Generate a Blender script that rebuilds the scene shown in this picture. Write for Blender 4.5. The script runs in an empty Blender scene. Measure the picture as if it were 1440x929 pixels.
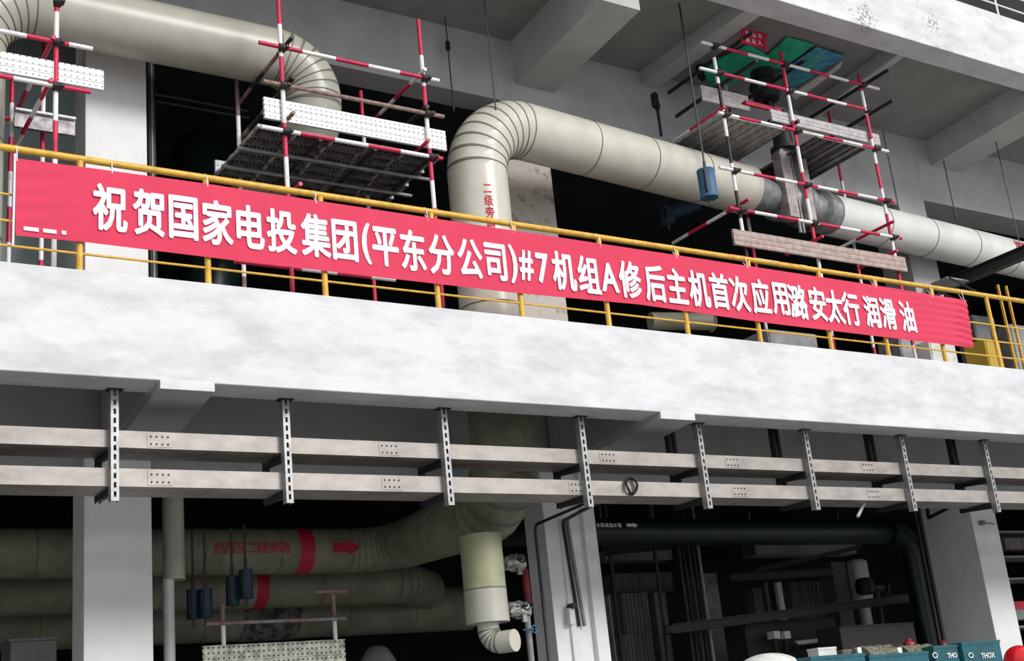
import bpy, bmesh, math, random
from mathutils import Vector as V, Matrix
random.seed(7)
SC = bpy.context.scene
COL = SC.collection

# ------------------------------------------------------------------ camera
H = 1.6                                    # eye height
YAW, PIT, ROLL, FOC = math.radians(33.9), math.radians(17.64), math.radians(-5.88), 1807.0
_f = V((math.sin(YAW)*math.cos(PIT), math.cos(YAW)*math.cos(PIT), math.sin(PIT)))
_r0 = V((math.cos(YAW), -math.sin(YAW), 0)); _u0 = _r0.cross(_f)
RT = _r0*math.cos(ROLL) + _u0*math.sin(ROLL)
UP = -_r0*math.sin(ROLL) + _u0*math.cos(ROLL)
FW = _f
EYE = V((0, 0, H))
cam = bpy.data.cameras.new('camera'); co = bpy.data.objects.new('camera', cam); COL.objects.link(co)
cam.sensor_width = 36; cam.lens = 36*FOC/1440; cam.clip_end = 300
co.matrix_world = Matrix(((RT.x, UP.x, -FW.x, 0), (RT.y, UP.y, -FW.y, 0), (RT.z, UP.z, -FW.z, H), (0, 0, 0, 1)))
SC.camera = co

# ------------------------------------------------------------------ light
W = bpy.data.worlds.new('overcast_sky'); SC.world = W; W.use_nodes = True
wn = W.node_tree.nodes; wl = W.node_tree.links
bg = wn['Background']; tc = wn.new('ShaderNodeTexCoord'); sx = wn.new('ShaderNodeSeparateXYZ')
cr = wn.new('ShaderNodeValToRGB')
wl.new(tc.outputs['Generated'], sx.inputs[0]); wl.new(sx.outputs['Z'], cr.inputs[0]); wl.new(cr.outputs[0], bg.inputs[0])
cr.color_ramp.elements[0].position = 0.0; cr.color_ramp.elements[0].color = (.72, .76, .80, 1)
cr.color_ramp.elements[1].position = 0.7; cr.color_ramp.elements[1].color = (1, 1, 1.02, 1)
bg.inputs[1].default_value = 1.3
sun = bpy.data.lights.new('sun', 'SUN'); so = bpy.data.objects.new('sun', sun); COL.objects.link(so)
sun.energy = 2.2; sun.angle = math.radians(18); sun.color = (1, .98, .95)
so.rotation_euler = V((-0.28, 0.80, -0.39)).to_track_quat('-Z', 'Y').to_euler(); so.location = (0, -10, 30)
SC.view_settings.view_transform = 'Standard'; SC.view_settings.look = 'None'
SC.view_settings.gamma = 1; SC.view_settings.use_curve_mapping = False
SC.view_settings.exposure = 0.0

# ------------------------------------------------------------------ helpers
def ray(px, py): return FW + RT*((px-720)/FOC) - UP*((py-464.5)/FOC)
def at(px, py, Y): d = ray(px, py); return EYE + d*(Y/d.y)             # the point seen there at depth Y
def atZ(px, py, z): d = ray(px, py); return EYE + d*((z-H)/d.z)
def atX(px, py, X): d = ray(px, py); return EYE + d*(X/d.x)

MATS = {}
def mat(name, rgb, rough=.6, metal=0., noise=None, bump=0., spec=.4, scale=6., stretch=(1, 1, 1)):
    """principled with mottling: noise = (second colour, amount)"""
    m = bpy.data.materials.new(name); m.use_nodes = True; MATS[name] = m
    n = m.node_tree.nodes; l = m.node_tree.links; p = n['Principled BSDF']
    p.inputs['Base Color'].default_value = (*rgb, 1); p.inputs['Roughness'].default_value = rough
    p.inputs['Metallic'].default_value = metal; p.inputs['Specular IOR Level'].default_value = spec
    if noise or bump:
        t = n.new('ShaderNodeTexCoord'); mp = n.new('ShaderNodeMapping'); mp.inputs['Scale'].default_value = stretch
        l.new(t.outputs['Object'], mp.inputs[0])
        z = n.new('ShaderNodeTexNoise'); z.inputs['Scale'].default_value = scale; z.inputs['Detail'].default_value = 7
        z.inputs['Roughness'].default_value = .65
        l.new(mp.outputs[0], z.inputs['Vector'])
        if noise:
            c2, lo, hi = noise
            r = n.new('ShaderNodeValToRGB'); r.color_ramp.elements[0].position = lo; r.color_ramp.elements[1].position = hi
            r.color_ramp.elements[0].color = (*c2, 1); r.color_ramp.elements[1].color = (*rgb, 1)
            l.new(z.outputs['Fac'], r.inputs[0]); l.new(r.outputs[0], p.inputs['Base Color'])
        if bump:
            b = n.new('ShaderNodeBump'); b.inputs['Strength'].default_value = bump; b.inputs['Distance'].default_value = .02
            l.new(z.outputs['Fac'], b.inputs['Height']); l.new(b.outputs[0], p.inputs['Normal'])
    return m

def perforated(name, rgb, dark, step=.05, rad=.2, ax=(0, 2), rough=.5, metal=0., noisec=None):
    """sheet with a grid of round holes punched in it"""
    m = bpy.data.materials.new(name); m.use_nodes = True; MATS[name] = m
    n = m.node_tree.nodes; l = m.node_tree.links; p = n['Principled BSDF']
    p.inputs['Roughness'].default_value = rough; p.inputs['Metallic'].default_value = metal
    t = n.new('ShaderNodeTexCoord'); s = n.new('ShaderNodeSeparateXYZ'); l.new(t.outputs['Object'], s.inputs[0])
    sq = []
    for a in ax:
        f = n.new('ShaderNodeMath'); f.operation = 'DIVIDE'; l.new(s.outputs[a], f.inputs[0]); f.inputs[1].default_value = step
        g = n.new('ShaderNodeMath'); g.operation = 'FRACT'; l.new(f.outputs[0], g.inputs[0])
        h = n.new('ShaderNodeMath'); h.operation = 'SUBTRACT'; l.new(g.outputs[0], h.inputs[0]); h.inputs[1].default_value = .5
        k = n.new('ShaderNodeMath'); k.operation = 'MULTIPLY'; l.new(h.outputs[0], k.inputs[0]); l.new(h.outputs[0], k.inputs[1])
        sq.append(k)
    ad = n.new('ShaderNodeMath'); ad.operation = 'ADD'; l.new(sq[0].outputs[0], ad.inputs[0]); l.new(sq[1].outputs[0], ad.inputs[1])
    lt = n.new('ShaderNodeMath'); lt.operation = 'LESS_THAN'; l.new(ad.outputs[0], lt.inputs[0]); lt.inputs[1].default_value = rad*rad
    z = n.new('ShaderNodeTexNoise'); z.inputs['Scale'].default_value = 9; z.inputs['Detail'].default_value = 6
    l.new(t.outputs['Object'], z.inputs['Vector'])
    r = n.new('ShaderNodeValToRGB'); r.color_ramp.elements[0].position = .35; r.color_ramp.elements[1].position = .6
    r.color_ramp.elements[0].color = (*(noisec or rgb), 1); r.color_ramp.elements[1].color = (*rgb, 1)
    l.new(z.outputs['Fac'], r.inputs[0])
    mx = n.new('ShaderNodeMix'); mx.data_type = 'RGBA'; l.new(lt.outputs[0], mx.inputs[0])
    l.new(r.outputs[0], mx.inputs[6]); mx.inputs[7].default_value = (*dark, 1)
    l.new(mx.outputs[2], p.inputs['Base Color'])
    return m

M = MATS
for k_ in ('white_paint', 'white_chipped'): wp = mat(k_, (.68, .68, .695), .75, noise=((.49, .49, .50), .28, .60), bump=.25, scale=2.2, stretch=(.6, 1, 1.6))
n_, l_ = wp.node_tree.nodes, wp.node_tree.links; p_ = n_['Principled BSDF']; src = p_.inputs['Base Color'].links[0].from_socket
tc_ = n_.new('ShaderNodeTexCoord'); na, nb = n_.new('ShaderNodeTexNoise'), n_.new('ShaderNodeTexNoise')
na.inputs['Scale'].default_value = 17; na.inputs['Detail'].default_value = 5; nb.inputs['Scale'].default_value = .9; nb.inputs['Detail'].default_value = 2
for q in (na, nb): l_.new(tc_.outputs['Object'], q.inputs['Vector'])
ad_ = n_.new('ShaderNodeMath'); ad_.operation = 'ADD'; l_.new(na.outputs['Fac'], ad_.inputs[0]); l_.new(nb.outputs['Fac'], ad_.inputs[1])
rm_ = n_.new('ShaderNodeMapRange'); rm_.inputs['From Min'].default_value = 1.24; rm_.inputs['From Max'].default_value = 1.30; rm_.inputs['To Max'].default_value = .75; l_.new(ad_.outputs[0], rm_.inputs['Value'])
mx_ = n_.new('ShaderNodeMix'); mx_.data_type = 'RGBA'; l_.new(rm_.outputs[0], mx_.inputs[0]); l_.new(src, mx_.inputs[6]); mx_.inputs[7].default_value = (.22, .22, .22, 1); l_.new(mx_.outputs[2], p_.inputs['Base Color'])
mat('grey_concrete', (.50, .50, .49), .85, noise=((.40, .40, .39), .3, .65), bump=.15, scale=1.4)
mat('ceiling_concrete', (.29, .29, .28), .9, noise=((.22, .22, .21), .3, .65), scale=1.4)  # evenly darker grey than the concrete of the beams
mat('column_paint', (.84, .84, .83), .8, noise=((.74, .74, .73), .3, .6), bump=.1, scale=1.6, stretch=(1, 1, .7))
mat('worn_plaster', (.52, .475, .43), .9, noise=((.28, .23, .195), .32, .46), bump=.7, scale=5)
mat('unlit_dark', (.018, .02, .02), .9, noise=((.008, .008, .009), .35, .65), scale=.8)  # near-black colour paints in the darkness of the unlit interior
mat('teal_wall', (.40, .47, .46), .85, noise=((.26, .32, .31), .3, .7), scale=1)
mat('asphalt', (.25, .245, .24), .9, noise=((.20, .20, .195), .3, .7), scale=3)
mat('pipe_olive', (.40, .40, .26), .5, noise=((.30, .30, .18), .32, .62), bump=.1, scale=2.2)
mat('pipe_dull', (.46, .45, .38), .36, spec=.5, noise=((.37, .36, .30), .3, .62), bump=.06, scale=1.5)  # on the left pipe, the beam's shade is put into this duller cream
mat('pipe_cream', (.60, .58, .50), .30, spec=.55, noise=((.50, .485, .41), .3, .62), bump=.06, scale=1.7, stretch=(1, 1, 1))
mat('pipe_white', (.74, .74, .71), .32, spec=.5, noise=((.62, .63, .60), .3, .62), bump=.05, scale=1.7)
mat('pipe_drab', (.27, .262, .195), .5, noise=((.16, .155, .11), .32, .62), bump=.15, scale=2.2)  # darker and yellower than the cream cladding
mat('seam', (.16, .15, .12), .7)
mat('red_paint', (.55, .02, .05), .5, noise=((.42, .015, .04), .35, .6), scale=8)
mat('tube_red', (.58, .02, .075), .45, noise=((.33, .02, .05), .34, .5), scale=7)
mat('tube_white', (.80, .79, .78), .45, noise=((.50, .47, .45), .30, .44), scale=9)
mat('rusty_tube', (.33, .22, .19), .7, noise=((.16, .10, .085), .35, .6), scale=12)
mat('shaded_tube', (.012, .010, .011), .55, noise=((.03, .02, .02), .4, .7), scale=10)  # near-black colour carries the backlit look of the tubes
mat('clamp_steel', (.045, .035, .035), .6, metal=.3)
mat('rail_yellow', (.72, .42, .055), .42, noise=((.52, .29, .035), .34, .56), scale=9)
mat('banner_red', (.66, .037, .092), .75, noise=((.58, .032, .08), .3, .65), scale=1.5)
mat('banner_white', (.78, .72, .78), .7)
mat('tray_steel', (.41, .375, .345), .5, metal=.25, noise=((.27, .245, .225), .32, .62), bump=.05, scale=4, stretch=(.5, 1, 1))
mat('strut_steel', (.36, .36, .36), .45, metal=.5, noise=((.22, .22, .22), .3, .6), scale=12)
mat('dark_steel', (.035, .037, .037), .55, metal=.3)
mat('black_rubber', (.012, .012, .013), .5)
mat('rod_steel', (.07, .07, .07), .5, metal=.6)
mat('can_navy', (.018, .05, .085), .5, noise=((.01, .025, .045), .34, .55), scale=8, stretch=(1, 1, .3))
mat('can_blue', (.045, .13, .24), .5, noise=((.02, .06, .12), .34, .55), scale=8, stretch=(1, 1, .3))
mat('grey_steel', (.30, .30, .30), .5, metal=.3, noise=((.16, .16, .16), .32, .6), scale=6)
mat('pink_steel', (.42, .36, .35), .55, metal=.2, noise=((.22, .18, .18), .32, .6), scale=6)
mat('dark_green_pipe', (.004, .020, .015), .35, noise=((.002, .007, .006), .35, .65), scale=2)
mat('glint_steel', (.55, .54, .53), .45, metal=.3, noise=((.2, .19, .19), .4, .56), scale=9)  # lighter rib colour paints in metal glints under the scaffold deck
mat('foil', (.62, .61, .57), .3, metal=.7, noise=((.25, .25, .23), .38, .55), bump=1.2, scale=14)
mat('green_net', (.03, .55, .32), .8, noise=((.02, .36, .2), .35, .6), scale=9)
mat('blue_tarp', (.035, .22, .46), .6, noise=((.08, .40, .36), .44, .56), scale=5)
mat('sign_red', (.62, .02, .07), .5)
mat('sign_white', (.85, .70, .74), .5)
mat('teal_box', (.008, .11, .15), .5, noise=((.008, .07, .08), .35, .6), scale=5)
mat('red_gloss', (.62, .008, .015), .2)
mat('red_dim', (.28, .01, .02), .4)
mat('panel_brown', (.20, .175, .165), .8, noise=((.10, .085, .08), .35, .6), scale=3, stretch=(3, 1, .3))
mat('panel_grey', (.30, .315, .315), .7, noise=((.18, .19, .19), .35, .65), scale=2)
mat('sack_white', (.70, .70, .66), .8, noise=((.5, .5, .47), .35, .6), bump=.3, scale=5)
mat('cabinet_yellow', (.45, .29, .03), .6)
mat('paper', (.80, .78, .74), .8)
mat('moss_bundle', (.20, .19, .15), .9, noise=((.05, .06, .035), .42, .55), bump=.6, scale=20)
mat('red_cloth', (.22, .03, .04), .9, noise=((.09, .012, .02), .35, .6), scale=5)
mat('insulation', (.19, .19, .17), .9, noise=((.05, .05, .05), .42, .56), bump=.6, scale=6)
mat('panel_slate', (.10, .10, .115), .7)
mat('shaded_teal', (.055, .07, .07), .9, noise=((.03, .04, .04), .35, .65), scale=.8)  # rear ceiling colour darkened to stand for missing light in the hall
mat('panel_light', (.60, .58, .62), .6, noise=((.40, .40, .43), .35, .6), scale=2)
mat('panel_dark', (.03, .027, .025), .7)
mat('dull_teal', (.22, .27, .25), .7)
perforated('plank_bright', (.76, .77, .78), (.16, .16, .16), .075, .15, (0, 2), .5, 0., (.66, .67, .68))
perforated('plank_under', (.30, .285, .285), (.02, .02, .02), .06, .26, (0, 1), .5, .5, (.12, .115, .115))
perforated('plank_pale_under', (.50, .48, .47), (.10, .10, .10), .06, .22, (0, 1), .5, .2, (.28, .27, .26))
perforated('plank_brown', (.52, .40, .35), (.16, .11, .10), .045, .27, (0, 2), .7, 0., (.36, .27, .24))
perforated('plank_grey', (.58, .56, .55), (.16, .15, .15), .045, .27, (0, 2), .6, 0., (.42, .40, .40))
perforated('plank_dim', (.60, .60, .50), (.05, .05, .05), .07, .2, (0, 2), .6, 0., (.22, .22, .2))

class MB:
    """collects shapes in world coordinates; build() links them as ONE mesh object"""
    def __init__(s): s.v = []; s.f = []; s.m = []; s.sm = []
    def add(s, vs, fs, mi=0, smooth=False):
        b = len(s.v); s.v += [V(q) for q in vs]
        for f in fs: s.f.append([b+i for i in f]); s.m.append(mi); s.sm.append(smooth)
    def hexa(s, c, mi=0):                     # 8 corners: bottom ring 0-3, top ring 4-7
        s.add(c, [(3, 2, 1, 0), (4, 5, 6, 7), (0, 1, 5, 4), (1, 2, 6, 5), (2, 3, 7, 6), (3, 0, 4, 7)], mi)
    def box(s, a, b, mi=0):
        x0, y0, z0 = a; x1, y1, z1 = b
        x0, x1 = sorted((x0, x1)); y0, y1 = sorted((y0, y1)); z0, z1 = sorted((z0, z1))
        s.hexa([(x0, y0, z0), (x1, y0, z0), (x1, y1, z0), (x0, y1, z0), (x0, y0, z1), (x1, y0, z1), (x1, y1, z1), (x0, y1, z1)], mi)
    def obox(s, p0, p1, w, h, mi=0, upv=(0, 0, 1)):   # bar of w x h from p0 to p1
        p0, p1 = V(p0), V(p1); d = (p1-p0).normalized(); sd = d.cross(V(upv))
        if sd.length < 1e-4: sd = d.cross(V((0, 1, 0)))
        sd.normalize(); u = sd.cross(d)
        a = sd*(w/2); b = u*(h/2)
        s.hexa([p0-a-b, p0+a-b, p1+a-b, p1-a-b, p0-a+b, p0+a+b, p1+a+b, p1-a+b], mi)
    def sweep(s, pts, rad, n=16, mi=0, caps=True, mis=None):
        pts = [V(p) for p in pts]; rad = rad if hasattr(rad, '__len__') else [rad]*len(pts)
        T = []
        for i in range(len(pts)):
            d = pts[min(i+1, len(pts)-1)]-pts[max(i-1, 0)]; k = 2
            while d.length < 1e-5 and k < len(pts): d = pts[min(i+k, len(pts)-1)]-pts[max(i-k, 0)]; k += 1
            T.append(d.normalized())
        ref = V((0, 0, 1)) if abs(T[0].z) < .9 else V((0, 1, 0))
        nn = (ref - T[0]*ref.dot(T[0])).normalized(); b = len(s.v)
        for i, p in enumerate(pts):
            nn = (nn - T[i]*nn.dot(T[i])).normalized(); bb = T[i].cross(nn)
            for k in range(n):
                a = 2*math.pi*k/n; s.v.append(p + (nn*math.cos(a)+bb*math.sin(a))*rad[i])
        for i in range(len(pts)-1):
            for k in range(n):
                s.f.append([b+i*n+k, b+i*n+(k+1) % n, b+(i+1)*n+(k+1) % n, b+(i+1)*n+k]); s.m.append(mis[i] if mis else mi); s.sm.append(True)
        if caps:
            s.f.append([b+k for k in range(n)][::-1]); s.m.append(mi); s.sm.append(False)
            s.f.append([b+(len(pts)-1)*n+k for k in range(n)]); s.m.append(mi); s.sm.append(False)
    def tube(s, a, b, r, n=12, mi=0): s.sweep([a, b], r, n, mi)
    def lathe(s, base, axis, prof, n=20, mi=0):       # prof: (distance along axis, radius)
        base = V(base); axis = V(axis).normalized(); s.sweep([base+axis*d for d, r in prof], [r for d, r in prof], n, mi)
    def prism(s, poly, ex, mi=0):
        ex = V(ex); n = len(poly); poly = [V(p) for p in poly]
        s.add(poly+[p+ex for p in poly], [list(range(n))[::-1], [n+i for i in range(n)]] + [(i, (i+1) % n, n+(i+1) % n, n+i) for i in range(n)], mi)
    def ball(s, c, r, mi=0, nu=16, nv=10, sc=(1, 1, 1)):
        c = V(c); vs = []; fs = []
        for j in range(nv+1):
            t = math.pi*j/nv
            for i in range(nu):
                a = 2*math.pi*i/nu; vs.append(c+V((math.sin(t)*math.cos(a)*r*sc[0], math.sin(t)*math.sin(a)*r*sc[1], math.cos(t)*r*sc[2])))
        for j in range(nv):
            for i in range(nu): fs.append((j*nu+i, (j+1)*nu+i, (j+1)*nu+(i+1) % nu, j*nu+(i+1) % nu))
        s.add(vs, fs, mi, True)
    def build(s, name, mats, parent=None, origin=None, bevel=0.):
        mats = mats if isinstance(mats, (list, tuple)) else [mats]
        if parent is not None: org = parent_world(parent)
        elif origin is not None: org = V(origin)
        else:
            lo = V([min(p[i] for p in s.v) for i in range(3)]); hi = V([max(p[i] for p in s.v) for i in range(3)])
            org = V(((lo.x+hi.x)/2, (lo.y+hi.y)/2, lo.z))
        me = bpy.data.meshes.new(name); me.from_pydata([tuple(p-org) for p in s.v], [], s.f); me.update()
        for k in mats: me.materials.append(M[k])
        me.polygons.foreach_set('material_index', s.m); me.polygons.foreach_set('use_smooth', s.sm)
        bm = bmesh.new(); bm.from_mesh(me); bmesh.ops.recalc_face_normals(bm, faces=bm.faces); bm.to_mesh(me); bm.free()
        me.set_sharp_from_angle(angle=math.radians(40))
        o = bpy.data.objects.new(name, me); COL.objects.link(o)
        if parent is not None: o.parent = parent
        else: o.location = org
        if bevel:
            bv = o.modifiers.new('soft_edges', 'BEVEL'); bv.width = bevel; bv.segments = 2; bv.limit_method = 'ANGLE'
        return o
def parent_world(o):
    p = V(o.location)
    while o.parent: o = o.parent; p = p + V(o.location)
    return p
def tag(o, label, cat, group=None, kind=None):
    o['label'] = label; o['category'] = cat
    if group: o['group'] = group
    if kind: o['kind'] = kind
    return o
def thing(name, loc, label, cat, group=None):
    o = bpy.data.objects.new(name, None); COL.objects.link(o); o.location = loc; o.empty_display_size = .2
    return tag(o, label, cat, group)
def struct(name, mb, mats, label, cat='structure', bevel=0.):
    o = mb.build(name, mats, bevel=bevel); o['kind'] = 'structure'; o['label'] = label; o['category'] = cat
    return o
def sbox(name, a, b, m, label, cat, bevel=0.):
    mb = MB(); mb.box(a, b); return struct(name, mb, m, label, cat, bevel)

def fillet(pts, R, n=14):
    """polyline with round bends; returns points and True where the point lies in a bend"""
    pts = [V(p) for p in pts]; R = R if hasattr(R, '__len__') else [R]*len(pts); out = [pts[0]]; fl = [False]
    for i in range(1, len(pts)-1):
        a = (pts[i-1]-pts[i]).normalized(); b = (pts[i+1]-pts[i]).normalized(); ang = a.angle(b)
        t = R[i]/math.tan(ang/2); c = pts[i] + (a+b).normalized()*(R[i]/math.sin(ang/2))
        s0 = pts[i]+a*t - c; s1 = pts[i]+b*t - c; tot = s0.angle(s1); ax = s0.cross(s1).normalized()
        for k in range(n+1): out.append(c + Matrix.Rotation(tot*k/n, 3, ax) @ s0); fl.append(True)
    out.append(pts[-1]); fl.append(False)
    return out, fl
def clad_pipe(mb, pts, fl, rad, seams=1.0, n=36, gore=2, first=None):
    """insulated pipe with sheet-metal cladding: thin dark lapped seams along straights and between the gores of bends"""
    rad = rad if hasattr(rad, '__len__') else [rad]*len(pts)
    P, Rr, mis = [pts[0]], [rad[0]], []
    def go(p, r, m): P.append(p); Rr.append(r); mis.append(m)
    def seam(p, d, r): go(p-d*.011, r, 0); go(p-d*.009, r+.007, 1); go(p+d*.006, r+.007, 1); go(p+d*.008, r, 1)
    for i in range(1, len(pts)):
        a, b = pts[i-1], pts[i]; L = (b-a).length
        if L < 1e-6: continue
        d = (b-a)/L
        if not (fl[i] and fl[i-1]):
            k = max(1, int(L/seams)); st = L/k
            for j in range(1, k): q = (j*st - (first or 0))/L; seam(a+(b-a)*q, d, rad[i-1]+(rad[i]-rad[i-1])*q)
        go(b, rad[i], 0)
        if fl[i] and (i % gore == 0) and i < len(pts)-1:
            d2 = (pts[i+1]-pts[i-1]).normalized(); P.pop(); Rr.pop(); mis.pop(); seam(b, d2, rad[i])
    mb.sweep(P, Rr, n, 0, True, mis)

def text_shape(s, size, bold=0., ext=.0, spacing=1., heavy=0.):
    cu = bpy.data.curves.new('t', 'FONT'); cu.body = s; cu.size = size; cu.offset = bold; cu.extrude = ext
    cu.align_x = 'CENTER'; cu.align_y = 'CENTER'; cu.space_character = spacing; cu.resolution_u = 3
    o = bpy.data.objects.new('t', cu); COL.objects.link(o); bpy.context.view_layer.update()
    me = bpy.data.meshes.new_from_object(o.evaluated_get(bpy.context.evaluated_depsgraph_get()))
    vs = [v.co.copy() for v in me.vertices]; fs = [list(p.vertices) for p in me.polygons]
    bpy.data.objects.remove(o); bpy.data.curves.remove(cu); bpy.data.meshes.remove(me)
    if heavy:                                  # heavier strokes: the same outline laid over itself a little to every side
        n0 = len(vs); base = list(vs); bf = list(fs); vs = []; fs = []
        for k in range(9):
            a = k*math.pi/4; r = heavy if k else 0; b = len(vs)
            vs += [v + V((r*math.cos(a)*1.25, r*math.sin(a), k*.0002)) for v in base]; fs += [[i+b for i in f] for f in bf]
    if vs:
        cx = (max(v.x for v in vs)+min(v.x for v in vs))/2; cy = (max(v.y for v in vs)+min(v.y for v in vs))/2
        for v in vs: v.x -= cx; v.y -= cy
    return vs, fs
def on_cyl(mb, vs, fs, c, axis, out, r, mi=0):
    """lay a flat shape (x along, y up, in metres) round a cylinder: axis = text direction, out = way it faces"""
    c, axis, out = V(c), V(axis).normalized(), V(out).normalized(); up = out.cross(axis)
    if up.z < 0: up = -up
    mb.add([c + axis*v.x + out*(r+v.z)*math.cos(v.y/r) + up*(r+v.z)*math.sin(v.y/r) for v in vs], fs, mi)

# striped scaffold tube: 0 red / 1 white bands of about half a metre
def stripe(mb, a, b, first=0, ph=.25, r=.03, band=.5):
    a, b = V(a), V(b); L = (b-a).length; d = (b-a)/L; s = 0; k = first; nxt = ph
    while s < L-1e-4:
        e = min(L, nxt); mb.sweep([a+d*s, a+d*e], r, 12, k); s = e; nxt = e+band; k = 1-k
def level(p0, p1, Y):
    a, b = at(*p0, Y), at(*p1, Y); z = (a.z+b.z)/2; return V((a.x, Y, z)), V((b.x, Y, z))
def clamp_mb(p, s=1.):
    mb = MB(); p = V(p)
    mb.sweep([p+V((0, 0, -.05*s)), p+V((0, 0, .05*s))], .047*s, 10)
    mb.sweep([p+V((-.055*s, -.045*s, 0)), p+V((.055*s, -.045*s, 0))], .042*s, 10)
    mb.box(p+V((.03*s, -.10*s, -.02*s)), p+V((.075*s, .02*s, .02*s)))
    return mb

Z0 = H                                     # rel -> abs height
def zr(z): return z + H
D = 13.0                                   # facade plane
YC = 16.3                                  # column line
SLAB = zr(5.19); BEAM = zr(4.02); CROSS = zr(3.93); UB = zr(11.36); UT = zr(12.60); UC = zr(11.65); UCROSS = zr(10.80)
XL, XR, YB = -3.5, 34.0, 27.0

# ------------------------------------------------------------------ setting
sbox('floor', (-45, -45, -.3), (75, YB+1, 0), 'asphalt', 'dark ground in front of and under the building', 'ground')
sbox('floor_slab', (XL, YC+.6, zr(4.97)), (XR, YB, SLAB-.002), 'unlit_dark', 'floor slab of the hall behind the column line, coloured dark as if unlit', 'floor')
sbox('floor_slab', (XL, D+.5, zr(4.97)), (XR, YC+.6, SLAB-.002), 'grey_concrete', 'concrete floor slab of the upper level behind the yellow railing', 'floor')
sbox('edge_beam', (XL, D, BEAM), (XR, D+.5, SLAB), 'white_paint', 'broad white-painted concrete edge beam below the red banner', 'beam', .012)
sbox('edge_beam', (XL, D, UB), (XR, D+.5, UT), 'white_chipped', 'white-painted concrete edge beam at the top right corner', 'beam', .012)
sbox('ceiling', (XL, YC+.5, UC), (XR, YB, UT-.05), 'shaded_teal', 'ceiling of the hall behind the column line, shade put into its dark colour', 'ceiling')
sbox('ceiling', (XL, D+.5, UC), (XR, YC+.5, UT-.05), 'ceiling_concrete', 'grey concrete ceiling of the upper level', 'ceiling')
sbox('wall_back', (XL, YB, 0), (XR, YB+.3, UT+6), 'unlit_dark', 'unlit dark wall deep inside the building', 'wall')
sbox('added_wall_left', (XL-.3, D+.5, 0), (XL, YB, UT), 'unlit_dark', 'unseen dark side wall left of the bays, added to block light', 'wall')  # out of view, added to keep side light out of the bays
sbox('added_wall_right', (XR, D+.5, 0), (XR+.3, YB, UT), 'unlit_dark', 'unseen dark side wall right of the bays, added to block light', 'wall')  # unseen, added like the left one so the interior stays dark
sbox('wall_front', (XL, 16, UT), (XR, 16.3, UT+6), 'unlit_dark', 'dark wall above the top edge beam', 'wall')
# lower cross beams, haunched towards the columns, running back from the edge beam
def cross(name, xa, xb, xa2, xb2, y0, y1, z0, z1, lab):
    mb = MB(); mb.hexa([(xa, y0, z0), (xb, y0, z0), (xb2, y1, z0), (xa2, y1, z0), (xa, y0, z1), (xb, y0, z1), (xb2, y1, z1), (xa2, y1, z1)])
    return struct(name, mb, 'grey_concrete', lab, 'beam')
def cross_low(xa, xb, xa2, xb2, lab):
    mb = MB()
    mb.box((xa, D-.002, CROSS), (xb, D+.02, BEAM+.02), 1)
    mb.hexa([(xa, D+.02, CROSS), (xb, D+.02, CROSS), (xb2, YC, CROSS), (xa2, YC, CROSS), (xa, D+.02, BEAM), (xb, D+.02, BEAM), (xb2, YC, zr(4.97)), (xa2, YC, zr(4.97))])
    mb.hexa([(xa, D+.5, BEAM-.01), (xb, D+.5, BEAM-.01), (xb2, YC, BEAM-.01), (xa2, YC, BEAM-.01), (xa, D+.5, zr(4.96)), (xb, D+.5, zr(4.96)), (xb2, YC, zr(4.96)), (xa2, YC, zr(4.96))])
    return struct('cross_beam', mb, ['grey_concrete', 'white_paint'], lab, 'beam')
cross_low(4.17, 4.77, 4.45, 5.15, 'grey cross beam under the white edge beam above the left column')
cross_low(11.0, 11.6, 11.45, 12.25, 'grey cross beam under the white edge beam above the middle column')
cross('cross_beam', 11.36, 12.14, 11.55, 12.35, D+.5, YC, UCROSS, UC, 'deep grey ceiling cross beam over the big pipe bend')
cross('cross_beam', 22.1, 23.1, 22.4, 23.3, D+.5, YC, zr(11.05), UC, 'grey ceiling cross beam at the right picture edge')
cross('cross_beam', 3.4, 4.2, 3.5, 4.3, D+.5, YC, UCROSS, UC, 'grey ceiling cross beam over the left column')
cross('secondary_beam', 14.48, 14.85, 14.4, 14.77, D+.5, YC, zr(11.37), UC, 'shallow secondary ceiling beam left of the green netting')
cross('secondary_beam', 18.28, 18.46, 18.56, 18.74, D+.5, YC, zr(11.37), UC, 'narrow secondary ceiling beam above the right scaffold')
# longitudinal beams on the column line
sbox('longitudinal_beam', (XL, YC, zr(10.43)), (11.2, YC+.5, UC), 'grey_concrete', 'grey beam along the column line above the left scaffolds', 'beam')
sbox('longitudinal_beam', (11.2, YC, zr(9.92)), (21.0, YC+.5, UC), 'grey_concrete', 'grey beam along the column line behind the right scaffold', 'beam')
zb = at(1370, 296, YC).z
sbox('longitudinal_beam', (21.9, YC, zb), (XR, YC+.75, UC), 'grey_concrete', 'grey beam along the column line at the right edge', 'beam')
sbox('longitudinal_beam', (XL, YC+.1, zr(3.75)), (XR, YC+.6, zr(4.97)), 'grey_concrete', 'grey beam along the column line behind the cable trays', 'beam')
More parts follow.
